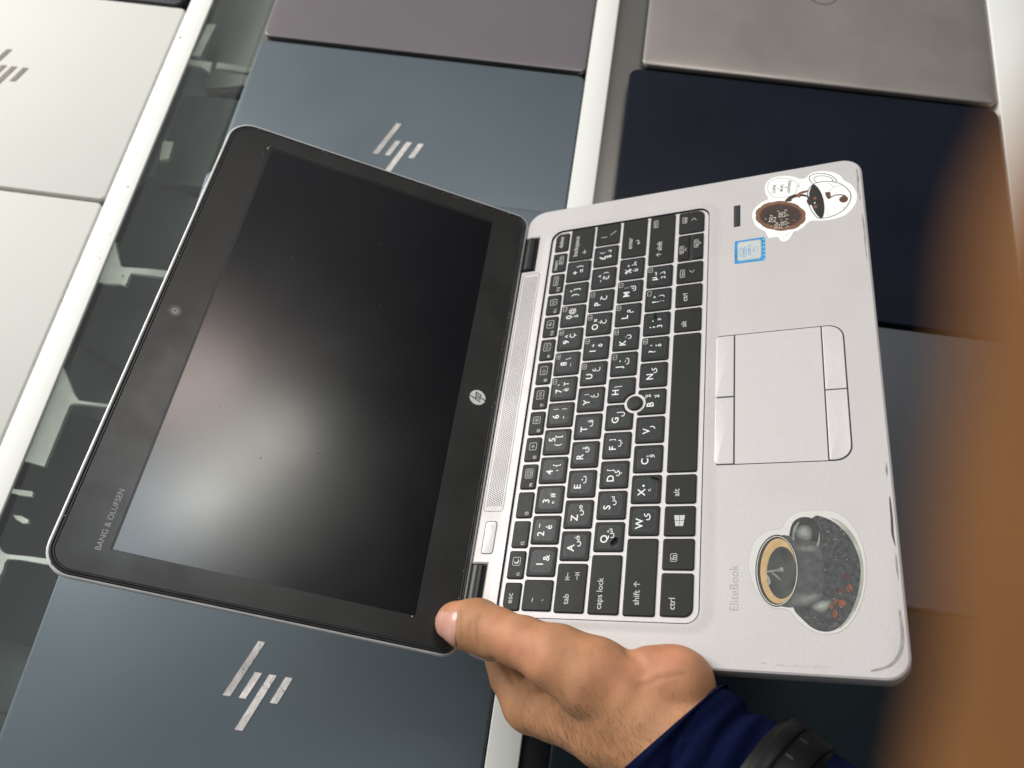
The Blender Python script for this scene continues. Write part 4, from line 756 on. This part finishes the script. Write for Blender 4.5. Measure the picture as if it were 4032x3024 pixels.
# chipped crumbs along the gasket
m = MB(); crumb = mat('crumb', (.62, .58, .48), .6, noise=(80, .3, 2))
for k_ in range(70):
    s_ = random.uniform(.08, .26); q = random.random()
    if q < .55: x, y = LX1-random.uniform(2, 5), random.uniform(LY0+4, LY1-12)
    elif q < .7: x, y = random.uniform(LX0+20, LX1-20), LY1-random.uniform(2, 4)
    else: x, y = random.uniform(LX0+30, LX1-20), LY0+random.uniform(2, 5)
    m.add([(x+s_*random.uniform(.6, 1.6)*math.cos(a), y+s_*math.sin(a), .2+(.35 if q < .8 else .2)) for a in [i*math.pi/3 for i in range(6)]], [[0, 1, 2, 3, 4, 5]], crumb)
for x, y, s_ in ((136.8, 157.0, .8), (138.5, 156.2, .4), (149.6, -10, .5), (149.8, 176, .6), (131.2, 158.6, .3), (-138.6, 2, .5)):
    m.add([(x+s_*math.cos(a), y+s_*.7*math.sin(a), .4) for a in [i*math.pi/3 for i in range(6)]], [[0, 1, 2, 3, 4, 5]], crumb)
m.build('crumbs', bz, smooth=None)
# webcam, mic holes
m = MB()
def disc(cx, cy, r_, z, mm_, n=28): m.poly([(cx+r_*math.cos(2*math.pi*i/n), cy+r_*math.sin(2*math.pi*i/n)) for i in range(n)], z, mm_)
disc(.3, 170.8, 3.9, .04, mat('camera ring', (.030, .016, .016), .3, noise=(40, .2, 2))); disc(.3, 170.8, 2.5, .07, mat('camera grey', (.14, .12, .12), .3, noise=(40, .2, 2))); disc(.3, 170.8, 1.6, .1, mat('camera lens', (.30, .27, .27), .12, noise=(40, .2, 2))); disc(.4, 170.9, .5, .13, gap_m)
m.build('webcam', bz, smooth=None)
m = MB()
for x in (-8.9, 23.5): disc(x, 170.8, .45, .04, gap_m, 10)
m.build('microphone_hole', bz, smooth=None)
m = MB(); text(m, 'BANG & OLUFSEN', -123.6, 160.9, .05, 4, mat('bezel print', (.46, .46, .45), .5, noise=(40, .05, 2)), fit=32, bold=-.002); m.build('wordmark', bz, smooth=None)
# round emblem: disc split by a slanted h p
m = MB(); hpw = mat('emblem white', (.78, .78, .75), .35, noise=(40, .03, 2)); hx, hy, hr = -.15, -11.6, 5.1
disc(hx, hy, hr, .06, hpw, 48)
sl = math.tan(math.radians(20))
def sk(x, y): return (hx+x+y*sl, hy+y)
def bar(x0, x1, y0, y1): m.poly([sk(x0, y0), sk(x1, y0), sk(x1, y1), sk(x0, y1)], .09, bez)
bar(-2.05, -1.35, -2.1, 5.0); bar(-1.4, -.2, .95, 1.65); bar(-.55, .15, -2.1, 1.3)
bar(.75, 1.45, -5.0, 1.65); bar(1.45, 2.9, .95, 1.65); bar(1.45, 2.9, -2.1, -1.4); bar(2.45, 3.15, -1.9, 1.5)
m.build('emblem', bz, smooth=None)

# ---------------------------------------------------------------- stickers on the palm rest
def to_lap(o): o.parent = None; o.matrix_world = ML
sw = mat('sticker paper white', (.88, .88, .86), .3, noise=(60, .015, 2), coat=.3)
brown = mat('print brown', (.20, .085, .045), .35, noise=(180, .2, 3)); dbrown = mat('print dark brown', (.045, .025, .020), .35, noise=(120, .35, 3)); mbrown = mat('print mid brown', (.11, .05, .032), .35, noise=(120, .2, 3))
ink = mat('print ink', (.035, .028, .03), .4, noise=(80, .1, 2)); crm = mat('print cream', (.72, .66, .54), .4, noise=(120, .1, 2)); coffee = mat('print coffee', (.020, .016, .016), .3, noise=(90, .4, 3)); greyl = mat('print grey line', (.35, .34, .33), .4, noise=(80, .1, 2))
m = MB(); z = .06
bump_poly(m, smooth_closed(D['mus_out'], 3), .01, z, sw)
def L(k, zz, mm_, sm=3): m.poly(smooth_closed(D[k], sm) if sm > 1 else D[k], zz, mm_)
stroke(m, smooth_closed(D['mus_bub'], 3), .34, z+.03, greyl, True)
for (x, y), s in zip(D['mus_txt'], ('COFFEE', '+', 'MUSIC', '&', 'HAPPINESS')): text(m, s, x, y, z+.03, 2.6 if len(s) > 1 else 2.0, ink, bold=.012, sx=.82, rot=math.radians(-6) if len(s) > 1 else 0)
stroke(m, smooth_open(D['mus_ho']), .42, z+.03, ink); stroke(m, smooth_open(D['mus_hi']), .36, z+.03, ink)
stroke(m, smooth_closed(D['mus_cup'], 4), .46, z+.03, ink, True)
for k in ('mus_cr1', 'mus_cr2', 'mus_cr3', 'mus_cr4'): stroke(m, smooth_open(D[k]), .22, z+.03, greyl)
L('mus_sc', z+.03, brown, 1); stroke(m, D['mus_sc'], .25, z+.05, ink, True)
L('mus_in', z+.06, mbrown, 1); L('mus_in2', z+.08, dbrown, 1); stroke(m, D['mus_in'], .2, z+.10, brown, True)
L('mus_arm1', z+.06, dbrown); L('mus_arm2', z+.06, brown); L('mus_cof', z+.05, coffee); L('mus_arm3', z+.08, dbrown); L('mus_sp1', z+.09, brown); L('mus_sp2', z+.09, brown); L('mus_sp3', z+.11, crm)
stroke(m, smooth_closed(D['mus_cof'], 3), .22, z+.07, ink, True)
L('mus_flag', z+.06, mbrown, 1); stroke(m, D['mus_flag'], .15, z+.08, ink, True); stroke(m, smooth_open(D['mus_stem']), .7, z+.06, dbrown); L('mus_head', z+.07, mbrown)
for x, y, s, ch in D['mus_notes']: text(m, ch, x, y, z+.12, s*2.1, crm, bold=.02, rot=random.uniform(-.35, .35))
for x, y in D['mus_crumbs']: m.poly([(x+.22*math.cos(a)*random.uniform(.5, 1.2), y+.22*math.sin(a)) for a in [i*math.pi/3 for i in range(6)]], z+.04, mat('print tan', (.34, .25, .15), .5, noise=(80, .2, 2)))
o = m.build('sticker', smooth=None); to_lap(o); o['label'] = 'white sticker of a note filled cookie and a tipped cup reading COFFEE MUSIC HAPPINESS'; o['category'] = 'sticker'

m = MB()
film = mat('clear film', (.64, .62, .60), .22, noise=(60, .02, 2), coat=.4); film_e = mat('film edge', (.50, .49, .42), .3, noise=(60, .05, 2))
co = smooth_closed(D['cup_out'], 3); bump_poly(m, co, .01, .10, film, film_e); stroke(m, co, .30, .12, film_e, True)
pg = lambda n_, c, q=.2, s=120, r=.3, sp=None: mat(n_, c, r, noise=(s, q, 4), specks=sp)
P_sau = pg('photo saucer', (.058, .061, .061), .45, 420, .3, (800, .32, (.22, .22, .21), 3)); P_rim = pg('photo rim', (.36, .36, .31), .25); P_body = pg('photo cup', (.078, .082, .082), .30, 260, .3, (420, .25, (.20, .20, .19), 7)); P_drk = pg('photo dark', (.045, .047, .045), .3)
P_line = pg('photo rim light', (.62, .61, .52), .1); P_tan = pg('photo crema', (.50, .34, .17), .22, 150, .3, (350, .25, (.16, .10, .05), 6)); P_blk = pg('photo coffee', (.060, .064, .062), .35, 110); P_hl = pg('photo highlight', (.24, .25, .225), .45, 160); P_hl2 = pg('photo soft light', (.145, .152, .144), .35, 200)
P_bean = pg('photo bean', (.24, .085, .042), .35, 200); P_bl = pg('photo bean line', (.06, .025, .02), .2)
def mixc(a, b_, t): return tuple(x*(1-t)+y*t for x, y in zip(a, b_))
def soft(pts, z0, c0, c1, n=6, dz=.004):
    pts = smooth_closed(pts, 3); gx = sum(p[0] for p in pts)/len(pts); gy = sum(p[1] for p in pts)/len(pts)
    for i in range(n):
        k_ = 1-i/n*.92; c = mixc(c0, c1, (i+.6)/n)
        m.poly([(gx+(p[0]-gx)*k_, gy+(p[1]-gy)*k_) for p in pts], z0+i*dz, mat('photo tone %.3f %.3f' % (c[0], c[2]), c, .3, noise=(300, .22, 3)))
K_S, K_B = (.060, .062, .062), (.078, .082, .082)
L('cup_rim', .12, P_rim); L('cup_sau', .14, P_sau); soft(D['cup_refl'], .145, K_S, (.34, .355, .33), 8, .002); L('cup_ho', .165, P_drk); soft(D['cup_hi'], .17, (.09, .095, .09), (.30, .31, .29), 6, .003); L('cup_body', .20, P_body); soft(D['cup_hl3'], .205, K_B, (.21, .215, .195), 5, .002); soft(D['cup_hl4'], .205, K_B, (.17, .175, .16), 5, .002)
L('cup_hl1', .22, P_hl); L('cup_hl2', .22, P_hl)
L('cup_rimo', .23, P_drk, 1); stroke(m, D['cup_rimi'], .35, .25, P_line, True); L('cup_dark', .25, P_drk, 1); L('cup_tan', .27, P_tan, 1); L('cup_blk', .29, P_blk, 1)
for q in D['cup_lat']: m.poly(smooth_closed(q, 3), .31, P_hl)
for i, q in enumerate(D['cup_beans']): m.poly(smooth_closed(q, 2), .24, P_bean if i < 5 else pg('photo dark bean', (.12, .045, .035), .3))
for q in D['cup_beanl']: m.poly(q, .26, P_bl)
o = m.build('sticker', smooth=None); to_lap(o); o['label'] = 'clear sticker with a photo of a black espresso cup and coffee beans on a saucer'; o['category'] = 'sticker'

m = MB(); bl = mat('foil blue', (.05, .29, .60), .25, .3, noise=(120, .25, 3)); sv = mat('foil silver', (.62, .66, .64), .22, .3, noise=(40, .08, 3)); bt = mat('print blue', (.08, .30, .62), .4, noise=(60, .05, 2)); gl = mat('foil grey line', (.36, .42, .44), .3, noise=(60, .05, 2))
bump_poly(m, rr(238.9, 256.9, 57.2, 75.2, 1.0, 4), .01, .08, bl)
m.poly(rr(240.6, 255.6, 59.3, 73.5, 1.6, 5), .10, gl); m.poly(rr(241.2, 255.0, 59.9, 73.0, 1.3, 5), .12, sv)
cx = 248.1; e_ = [(cx-.4+4.2*math.cos(a), 70.1+2.0*math.sin(a)) for a in [math.radians(30+i*12) for i in range(27)]]; stroke(m, e_, .35, .14, bt)
text(m, 'intel', cx-.4, 70.2, .14, 3, bt, fit=5.2, bold=.01); text(m, 'CORE i5', cx, 66.4, .14, 3, bt, fit=8.2, bold=.01); text(m, 'vPro', cx, 63.7, .14, 2, bt, fit=4.0); text(m, 'inside™', cx, 61.6, .14, 2, gl, fit=5.2)
for k_ in range(6): x = 239.3+k_*3; m.poly([(x, 57.5), (x+1.1, 57.5), (x+1.5, 58.6), (x+.3, 58.4)], .10, mat('foil cyan', (.12, .60, .85), .2, noise=(60, .2, 2)))
o = m.build('sticker', smooth=None); to_lap(o); o['label'] = 'small square blue and silver processor sticker reading intel CORE i5'; o['category'] = 'sticker'

# ---------------------------------------------------------------- skin surfaces from a smooth distance field
def cone_d(P, a, ra, b, rb):
    a = np.array(a); b = np.array(b); ba = b-a; l2 = ba@ba
    h = np.clip(((P-a)@ba)/l2, 0, 1)
    q = P-a-h[..., None]*ba
    return np.sqrt((q*q).sum(-1))-(ra+(rb-ra)*h)
def smin(a, b, k):
    h = np.maximum(k-np.abs(a-b), 0)/k
    return np.minimum(a, b)-h*h*h*k/6
def surface_nets(F, org, h):
    s = F < 0; nx, ny, nz = F.shape
    c = [s[i:nx-1+i, j:ny-1+j, k:nz-1+k] for i in (0, 1) for j in (0, 1) for k in (0, 1)]
    tot = sum(x.astype(int) for x in c); act = (tot > 0) & (tot < 8)
    idx = -np.ones(act.shape, int); ci = np.argwhere(act); idx[act] = np.arange(len(ci))
    acc = np.zeros((len(ci), 3)); cnt = np.zeros(len(ci))
    offs = [(i, j, k) for i in (0, 1) for j in (0, 1) for k in (0, 1)]
    for p in offs:
        for ax in range(3):
            if p[ax] == 0:
                q = list(p); q[ax] = 1
                f0 = F[ci[:, 0]+p[0], ci[:, 1]+p[1], ci[:, 2]+p[2]]; f1 = F[ci[:, 0]+q[0], ci[:, 1]+q[1], ci[:, 2]+q[2]]
                m_ = (f0 < 0) != (f1 < 0); t = np.where(m_, f0/np.where(m_, f0-f1, 1), 0)
                pt = np.array(p, float)+np.outer(t, np.eye(3)[ax]); acc[m_] += pt[m_]; cnt[m_] += 1
    V = (ci+acc/cnt[:, None])*h+org
    Q = []
    for ax in range(3):
        a1, a2 = (ax+1) % 3, (ax+2) % 3
        sl0 = [slice(None)]*3; sl1 = [slice(None)]*3; sl0[ax] = slice(0, -1); sl1[ax] = slice(1, None)
        e0 = s[tuple(sl0)]; e1 = s[tuple(sl1)]
        g = np.argwhere(e0 != e1); g = g[(g[:, a1] > 0) & (g[:, a2] > 0) & (g[:, a1] < F.shape[a1]-1) & (g[:, a2] < F.shape[a2]-1)]
        def cell(d1, d2):
            k = g.copy(); k[:, a1] -= d1; k[:, a2] -= d2; return idx[k[:, 0], k[:, 1], k[:, 2]]
        q = np.stack([cell(1, 1), cell(0, 1), cell(0, 0), cell(1, 0)], 1)
        inv = ~e0[g[:, 0], g[:, 1], g[:, 2]]; q[inv] = q[inv][:, ::-1]; Q.append(q)
    Q = np.concatenate(Q); Q = Q[(Q >= 0).all(1)]
    return V, Q
def polyline_d(P, pts):
    d = None
    for a, b_ in zip(pts[:-1], pts[1:]):
        x = cone_d(P, a, 0, b_, 0); d = x if d is None else np.minimum(d, x)
    return d
def skin_mat(name, base, warm, mul=1.0):
    m = bpy.data.materials.new(name); m.use_nodes = True; nt = m.node_tree; b = nt.nodes['Principled BSDF']
    b.inputs['Roughness'].default_value = .56; b.inputs['Specular IOR Level'].default_value = .32
    b.inputs['Subsurface Weight'].default_value = .25; b.inputs['Subsurface Radius'].default_value = (1, .35, .2); b.inputs['Subsurface Scale'].default_value = .004
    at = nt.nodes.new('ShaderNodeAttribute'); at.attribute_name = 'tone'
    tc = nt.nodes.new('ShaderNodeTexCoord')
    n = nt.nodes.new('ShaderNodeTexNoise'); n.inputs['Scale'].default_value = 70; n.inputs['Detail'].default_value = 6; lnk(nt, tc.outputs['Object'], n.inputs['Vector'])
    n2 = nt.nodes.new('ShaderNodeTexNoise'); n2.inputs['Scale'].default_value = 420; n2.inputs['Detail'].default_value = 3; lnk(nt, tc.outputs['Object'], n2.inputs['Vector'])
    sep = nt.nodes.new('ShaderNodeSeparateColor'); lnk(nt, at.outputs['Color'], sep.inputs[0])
    mx = nt.nodes.new('ShaderNodeMix'); mx.data_type = 'RGBA'; mx.inputs[6].default_value = (*base, 1); mx.inputs[7].default_value = (*warm, 1); lnk(nt, sep.outputs[0], mx.inputs[0])
    mx2 = nt.nodes.new('ShaderNodeMix'); mx2.data_type = 'RGBA'; mx2.blend_type = 'MULTIPLY'; mx2.inputs[0].default_value = 1.0
    r = nt.nodes.new('ShaderNodeMapRange'); r.inputs[1].default_value = .3; r.inputs[2].default_value = .7; r.inputs[3].default_value = .84; r.inputs[4].default_value = 1.14; lnk(nt, n.outputs[0], r.inputs[0])
    lnk(nt, mx.outputs[2], mx2.inputs[6]); lnk(nt, r.outputs[0], mx2.inputs[7])
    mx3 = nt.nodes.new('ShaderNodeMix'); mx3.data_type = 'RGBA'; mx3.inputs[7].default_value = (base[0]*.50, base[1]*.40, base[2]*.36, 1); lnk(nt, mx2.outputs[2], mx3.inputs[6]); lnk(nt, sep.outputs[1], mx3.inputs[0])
    lnk(nt, mx3.outputs[2], b.inputs['Base Color'])
    bp = nt.nodes.new('ShaderNodeBump'); bp.inputs['Strength'].default_value = .2; bp.inputs['Distance'].default_value = .0003
    vor = nt.nodes.new('ShaderNodeTexVoronoi'); vor.inputs['Scale'].default_value = 900; lnk(nt, tc.outputs['Object'], vor.inputs['Vector'])
    ad = nt.nodes.new('ShaderNodeMath'); lnk(nt, n2.outputs[0], ad.inputs[0]); lnk(nt, vor.outputs['Distance'], ad.inputs[1]); lnk(nt, ad.outputs[0], bp.inputs['Height'])
    lnk(nt, bp.outputs[0], b.inputs['Normal']); return m
def skin_mesh(name, V, Q, material, tone=None):
    me = bpy.data.meshes.new(name); me.from_pydata((V*MM).tolist(), [], Q.tolist()); me.materials.append(material)
    if tone is not None:
        ca = me.color_attributes.new('tone', 'FLOAT_COLOR', 'POINT'); ca.data.foreach_set('color', np.concatenate([tone, np.ones((len(V), 1))], 1).ravel())
    me.polygons.foreach_set('use_smooth', [True]*len(me.polygons)); me.update()
    o = bpy.data.objects.new(name, me); C.objects.link(o); return o

HD = D['hand']
def grid(lo, hi, h):
    ax = [np.arange(lo[i], hi[i]+h, h) for i in range(3)]; G = np.stack(np.meshgrid(*ax, indexing='ij'), -1); return G, np.array([a[0] for a in ax])
def chain(P, ch, k=4):
    d = None
    for a, b_ in zip(ch[:-1], ch[1:]):
        x = cone_d(P, a[:3], a[3], b_[:3], b_[3]); d = x if d is None else smin(d, x, k)
    return d
def hand_F(P):
    th = chain(P, HD['thumb'], 7)
    lump = chain(P, HD['lump'], 4); lump = smin(lump, chain(P, HD['lump2']), 10)
    wr = chain(P, HD['wristA']); wr = smin(wr, chain(P, HD['wristB']), 10); wr = smin(wr, chain(P, HD['wristC']), 10); wr = smin(wr, chain(P, HD['fore']), 14)
    pl = smin(chain(P, HD['palm']), chain(P, HD['knuck']), 12); pl = smin(pl, chain(P, HD['knuck2']), 12)
    d = smin(wr, pl, 16); d = smin(d, th, 4.5); d = smin(d, lump, 4)
    d = smin(d, chain(P, HD['web']), 5)
    k = HD['index']
    fingers = [[k[0], k[1], k[2], [22, 211, -31, 8.6], [42, 213, -28.5, 8.0], [54, 213, -27.5, 7.2]],
               [[-20, 160, -34, 13], [-6, 176, -42, 10.5], [14, 186, -40, 9.4], [42, 188, -29.5, 8.6], [60, 188, -28, 7.6]],
               [[-22, 146, -34, 13], [-6, 158, -43, 10.2], [14, 166, -40, 9.0], [40, 169, -29, 8.2], [55, 169, -27.6, 7.2]],
               [[-24, 132, -30, 13], [-8, 140, -40, 9.4], [10, 147, -37, 8.2], [30, 150, -28.4, 7.4], [43, 150, -27, 6.6]]]
    for f in fingers: d = smin(d, chain(P, f, 3), 4.5)
    return d
h_ = 1.15
G, org = grid((-78, 40, -62), (70, 232, 42), h_)
F = hand_F(G)
def march(dr):
    o_ = cam_l; dr = np.array(dr); ts = np.linspace(250, 520, 1400); P = o_+ts[:, None]*dr; f = hand_F(P); k = int(np.argmax(f < 0)); return tuple(P[k])
cam_l = np.array(ML.inverted() @ (Vector(D['t_cam'])*MM))/MM
CREASE = [([march(q) for q in pts], dp, wd) for pts, dp, wd in D['crease']]
F = F+.35*np.sin(G[..., 0]*.21+G[..., 1]*.17)*np.sin(G[..., 1]*.13-G[..., 2]*.2)   # slight unevenness
for pts, dp, wd in CREASE: dd = polyline_d(G, pts); F = F+dp*np.exp(-(dd/wd)**2)
V, Q = surface_nets(F.astype(float), org, h_)
# the laptop presses its shape into nothing: only keep the skin outside the base
def gs(P, c, r): return np.exp(-((P-np.array(c))**2).sum(-1)/r**2)
warm = np.clip(.9*gs(V, (13, 212, 16), 9)+.55*gs(V, (-2, 168, 26), 18)+.8*gs(V, (2, 104, 18), 16)+.5*gs(V, (-8, 126, 26), 12)+.4*gs(V, (9, 186, 26), 8), 0, 1)
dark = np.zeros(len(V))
for pts, dp, wd in CREASE: dark = np.maximum(dark, .38*min(1, dp*2)*np.exp(-(polyline_d(V, pts)/1.1)**2))  # crease shade painted into the skin colour, on top of the carved grooves
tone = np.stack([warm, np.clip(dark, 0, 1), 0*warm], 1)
skin = skin_mat('skin', (.485, .24, .12), (.56, .235, .135))
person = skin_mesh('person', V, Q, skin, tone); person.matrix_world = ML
person['label'] = 'tanned left hand gripping the open laptop at its hinge corner, arm in a navy sleeve'; person['category'] = 'person'

NR = -.30
# nail: a shallow shell lifted off the thumb tip
tp0 = np.array(HD['thumb'][0][:3]); tp1 = np.array(HD['thumb'][1][:3]); 
axn = tp0-tp1; axn /= np.linalg.norm(axn); up = cam_l-tp0; up -= up@axn*axn; up /= np.linalg.norm(up); side = np.cross(up, axn)
up = up*math.cos(NR)-side*math.sin(NR); up /= np.linalg.norm(up); side = np.cross(up, axn)
def ray_hit(o, d, t0=0., t1=30.):
    ts = np.linspace(t0, t1, 240); P = o+ts[:, None]*d; f = hand_F(P); k = np.argmax(f > 0); return P[k]
m = MB(); nu, nv = 21, 21; vs = []
for j in range(nv):
    v = j/(nv-1)
    for i in range(nu):
        u = i/(nu-1)*2-1
        uu = u; ln = 19.5
        wdt = 7.3*(1-.10*v)
        a = uu*.98*(wdt/9.4)
        yy = -11.5+ln*v
        # rounded outline: pull corners in
        if v > .55: yy -= 3.6*((v-.55)/.45)*(u*u)**1.2
        if v < .3: yy += 2.6*((.3-v)/.3)*(u*u)
        o_ = tp0+axn*min(yy, 5.0)-up*0; dr = up*math.cos(a)+side*math.sin(a)
        if yy > 5.0: dr = dr+axn*(yy-5.0)*.12; dr /= np.linalg.norm(dr)
        p = ray_hit(o_, dr); e = min(1, (1-abs(u))*5, v*7+.05, 1); p = p+dr*(-.10+.5*min(1, max(0, e)))
        vs.append(tuple(p))
fs = [[j*nu+i, j*nu+i+1, (j+1)*nu+i+1, (j+1)*nu+i] for j in range(nv-1) for i in range(nu-1)]
a_v, b_v, c_v = [np.array(vs[k]) for k in fs[nu*4+6][:3]]
if np.cross(b_v-a_v, c_v-a_v)@up < 0: fs = [f[::-1] for f in fs]
nail_m = mat('nail', (.66, .35, .27), .28, noise=(90, .06, 3), coat=.35, coatr=.2, sss=.2)
m.add(vs, fs, nail_m); nail = m.build('thumbnail', person, smooth=80)

# fine hairs over the back of hand and wrist (one mesh)
me_n = np.zeros((len(V), 3)); e1 = V[Q[:, 1]]-V[Q[:, 0]]; e2 = V[Q[:, 2]]-V[Q[:, 0]]; fn = np.cross(e1, e2)
for k in range(4): np.add.at(me_n, Q[:, k], fn)
me_n /= np.linalg.norm(me_n, axis=1)[:, None]+1e-9
rng = np.random.default_rng(3)
tocam = cam_l-V; tocam /= np.linalg.norm(tocam, axis=1)[:, None]
cand = np.where(((me_n*tocam).sum(1) > .05) & (V[:, 0] < -7) & (V[:, 1] > 84) & (V[:, 1] < 186) & (V[:, 0] < -8-.10*(V[:, 1]-110)*(-1)))[0]
wts = np.exp(-np.maximum(0, (V[cand, 0]+26)/7.0)); wts = wts/wts.sum()
pick = rng.choice(cand, 1300, p=wts)
hm = MB(); hair_m = mat('body hair', (.030, .018, .012), .5, noise=(50, .1, 2))
for k in pick:
    p = V[k]; n0 = me_n[k]; d0 = np.array([-.75, -.35, -.2])+rng.normal(0, .28, 3); d0 -= d0@n0*n0; d0 /= np.linalg.norm(d0); sd = np.cross(d0, n0)
    Ln = rng.uniform(2.0, 5.0); w0 = .03; rg = []
    for j in range(4):
        t = j/3; c = p+d0*Ln*t+n0*(.12+.7*t-.5*t*t)*.8+sd*rng.normal(0, .12)*t; w = w0*(1-.75*t)
        rg.append([tuple(c+sd*w), tuple(c-sd*w*.5+n0*w), tuple(c-sd*w*.5-n0*w)])
    hm.loft(rg, hair_m)
ho = hm.build('hair', person, smooth=None)

# ---- sleeve
SLV = D['sleeve']; cd = D['cuffdir']
P_ = [np.array(s[:3]) for s in SLV]; R_ = [s[3] for s in SLV]
def frame(d, ref):
    d = d/np.linalg.norm(d); u = ref-ref@d*d; u /= np.linalg.norm(u); return d, u, np.cross(d, u)
viewv = cam_l-P_[1]; viewv /= np.linalg.norm(viewv)
cuffv = np.array(cd[1][:3])-np.array(cd[0][:3]); cuffv /= np.linalg.norm(cuffv)
ax_c = np.cross(cuffv, viewv); ax_c /= np.linalg.norm(ax_c)
if ax_c@(P_[3]-P_[0]) < 0: ax_c = -ax_c
S = 90; NT = 128; rings = []
# arc-length spline through centres
def catm(ar, t):
    n = len(ar)-1; x = t*n; i = min(int(x), n-1); f = x-i; g_ = lambda j: np.array(ar[max(0, min(n, j))])
    p0, p1, p2, p3 = g_(i-1), g_(i), g_(i+1), g_(i+2)
    return .5*(2*p1+(p2-p0)*f+(2*p0-5*p1+4*p2-p3)*f*f+(3*p1-p0-3*p2+p3)*f**3)
for j in range(S+1):
    t = (j/S)**1.3
    c = catm(P_, t); r = float(catm(np.array(R_), t)); c2 = catm(P_, min(1, t+.02)); c1 = catm(P_, max(0, t-.02)); d = c2-c1; d /= np.linalg.norm(d)
    wgt = max(0, 1-t*4.2); d = d*(1-wgt)+ax_c*wgt; d, u, v = frame(d, viewv)
    s_mm = np.linalg.norm(c-P_[0])
    ring = []
    for i in range(NT):
        th = 2*math.pi*i/NT
        fold = 0
        if s_mm > 1.5:
            env = min(1, (s_mm-1.5)/5)
            for (ph, s0, tw, wd, am) in ((0.0, 11.0, 2.6, 2.4, 1.7), (.5, 17.5, -3.2, 2.8, 1.9), (1.3, 24.5, 3.6, 2.4, 1.6), (2.0, 31, -2.6, 3.2, 1.6), (.8, 38, 3.4, 3.4, 1.4), (2.4, 50, 4, 4, 1.6), (1.1, 62, -4, 4, 1.5)):
                q = (s_mm-(s0+tw*math.sin(th+ph)+1.1*math.sin(2.3*th+ph*3)))/wd; fold -= 1.5*am*(.55+.45*math.sin(th*1.0+ph*2.1))*math.exp(-q*q)
            fold += .9*math.sin(s_mm*.42+1.3*math.sin(th+.4))*env
            fold += .35*math.sin(3*th+s_mm*.3)*env
        lip = .0
        if s_mm < 9: lip = .8*math.exp(-((s_mm-4.5)/3.2)**2)
        if j == 0: lip = -1.2
        if j == 1: lip = -.2
        rad = r+fold+lip-(.4)
        ring.append(tuple(c+(u*math.cos(th)*.94+v*math.sin(th))*rad))
    rings.append(ring)
c0 = P_[0]; inner = []
for k in (1, 2, 3): inner.append([tuple(np.array(p)+( (c0-np.array(p))/np.linalg.norm(c0-np.array(p)))*(1.0 if k == 1 else 1.6)+ax_c*(.3 if k == 1 else 4.0*k)) for p in rings[0]])
m = MB(); cloth = mat('navy jersey', (.0020, .0046, .027), .9, 0, .08, noise=(90, .2, 3), bump=(2600, .5, .00012))
m.loft(inner[::-1]+rings, cloth, cap0=False, cap1=True); m.build('sleeve', person, smooth=80)

# ---- wristwatch strap over the sleeve
bc = np.array(D['band'][:3]); br = D['band'][3]; bd, bu, bv = frame(np.array(D['bandaxis']), viewv)
wt = top('wristwatch', 'black rubber strap watch worn over the navy sleeve', 'wristwatch'); wt.matrix_world = ML
strap = mat('strap rubber', (.005, .005, .005), .45, 0, .22, noise=(40, .2, 3), bump=(900, .2, .0001)); buck = mat('buckle dark metal', (.10, .10, .10), .25, .8, noise=(40, .2, 2))
def band(name, half, r0, r1, a0, a1, offs=0, mm_=strap, n=72, taper=0, ang=0):
    m = MB(); rings = []
    full = abs(a1-a0-2*math.pi) < 1e-3
    for i in range(n+1):
        th = a0+(a1-a0)*i/n; dr = bu*math.cos(th)*.95+bv*math.sin(th); hw = half*(1-taper*i/n); o_ = offs+ang*math.sin(th)
        rings.append([tuple(bc+dr*r0+bd*(o_-hw)), tuple(bc+dr*r0+bd*(o_+hw)), tuple(bc+dr*(r1-.5)+bd*(o_+hw)), tuple(bc+dr*r1+bd*(o_+hw-.7)), tuple(bc+dr*r1+bd*(o_-hw+.7)), tuple(bc+dr*(r1-.5)+bd*(o_-hw))])
    m.loft(rings, mm_, cap0=not full, cap1=not full)
    return m.build(name, wt, smooth=40)
band('strap', 12.5, br-1.5, br+1.6, 0, 2*math.pi)
band('strap_tail', 10.5, br+1.8, br+4.4, -2.1, .55, taper=.25, ang=1)
band('keeper', 3.2, br+1.4, br+6.0, -1.15, .9, offs=-6, n=40)
m = MB()
for i in range(7):
    th = -1.9+i*.34; dr = bu*math.cos(th)*.95+bv*math.sin(th); tg = -bu*math.sin(th)*.95+bv*math.cos(th); o_ = bc+dr*(br+4.5)
    m.add([tuple(o_+tg*a*.5+bd*b_*1.6) for a, b_ in ((-1, -1), (1, -1), (1, 1), (-1, 1))], [[0, 1, 2, 3]], gap_m)
m.build('strap_hole', wt, smooth=None)
# ---------------------------------------------------------------- photographer's fingertip beside the lens
FG = D['finger']; Pf = [np.array(f[:3]) for f in FG]
lo = np.min([p-f[3]-1 for p, f in zip(Pf, FG)], 0); hi = np.max([p+f[3]+1 for p, f in zip(Pf, FG)], 0)
G2, org2 = grid(lo, hi, .8); F2 = chain(G2, FG, 2)
V2, Q2 = surface_nets(F2, org2, .8)
skin2 = skin_mat('skin darkened as shaded', (.200, .084, .022), (.21, .082, .023))  # darkened skin colour stands in for the shade of the phone
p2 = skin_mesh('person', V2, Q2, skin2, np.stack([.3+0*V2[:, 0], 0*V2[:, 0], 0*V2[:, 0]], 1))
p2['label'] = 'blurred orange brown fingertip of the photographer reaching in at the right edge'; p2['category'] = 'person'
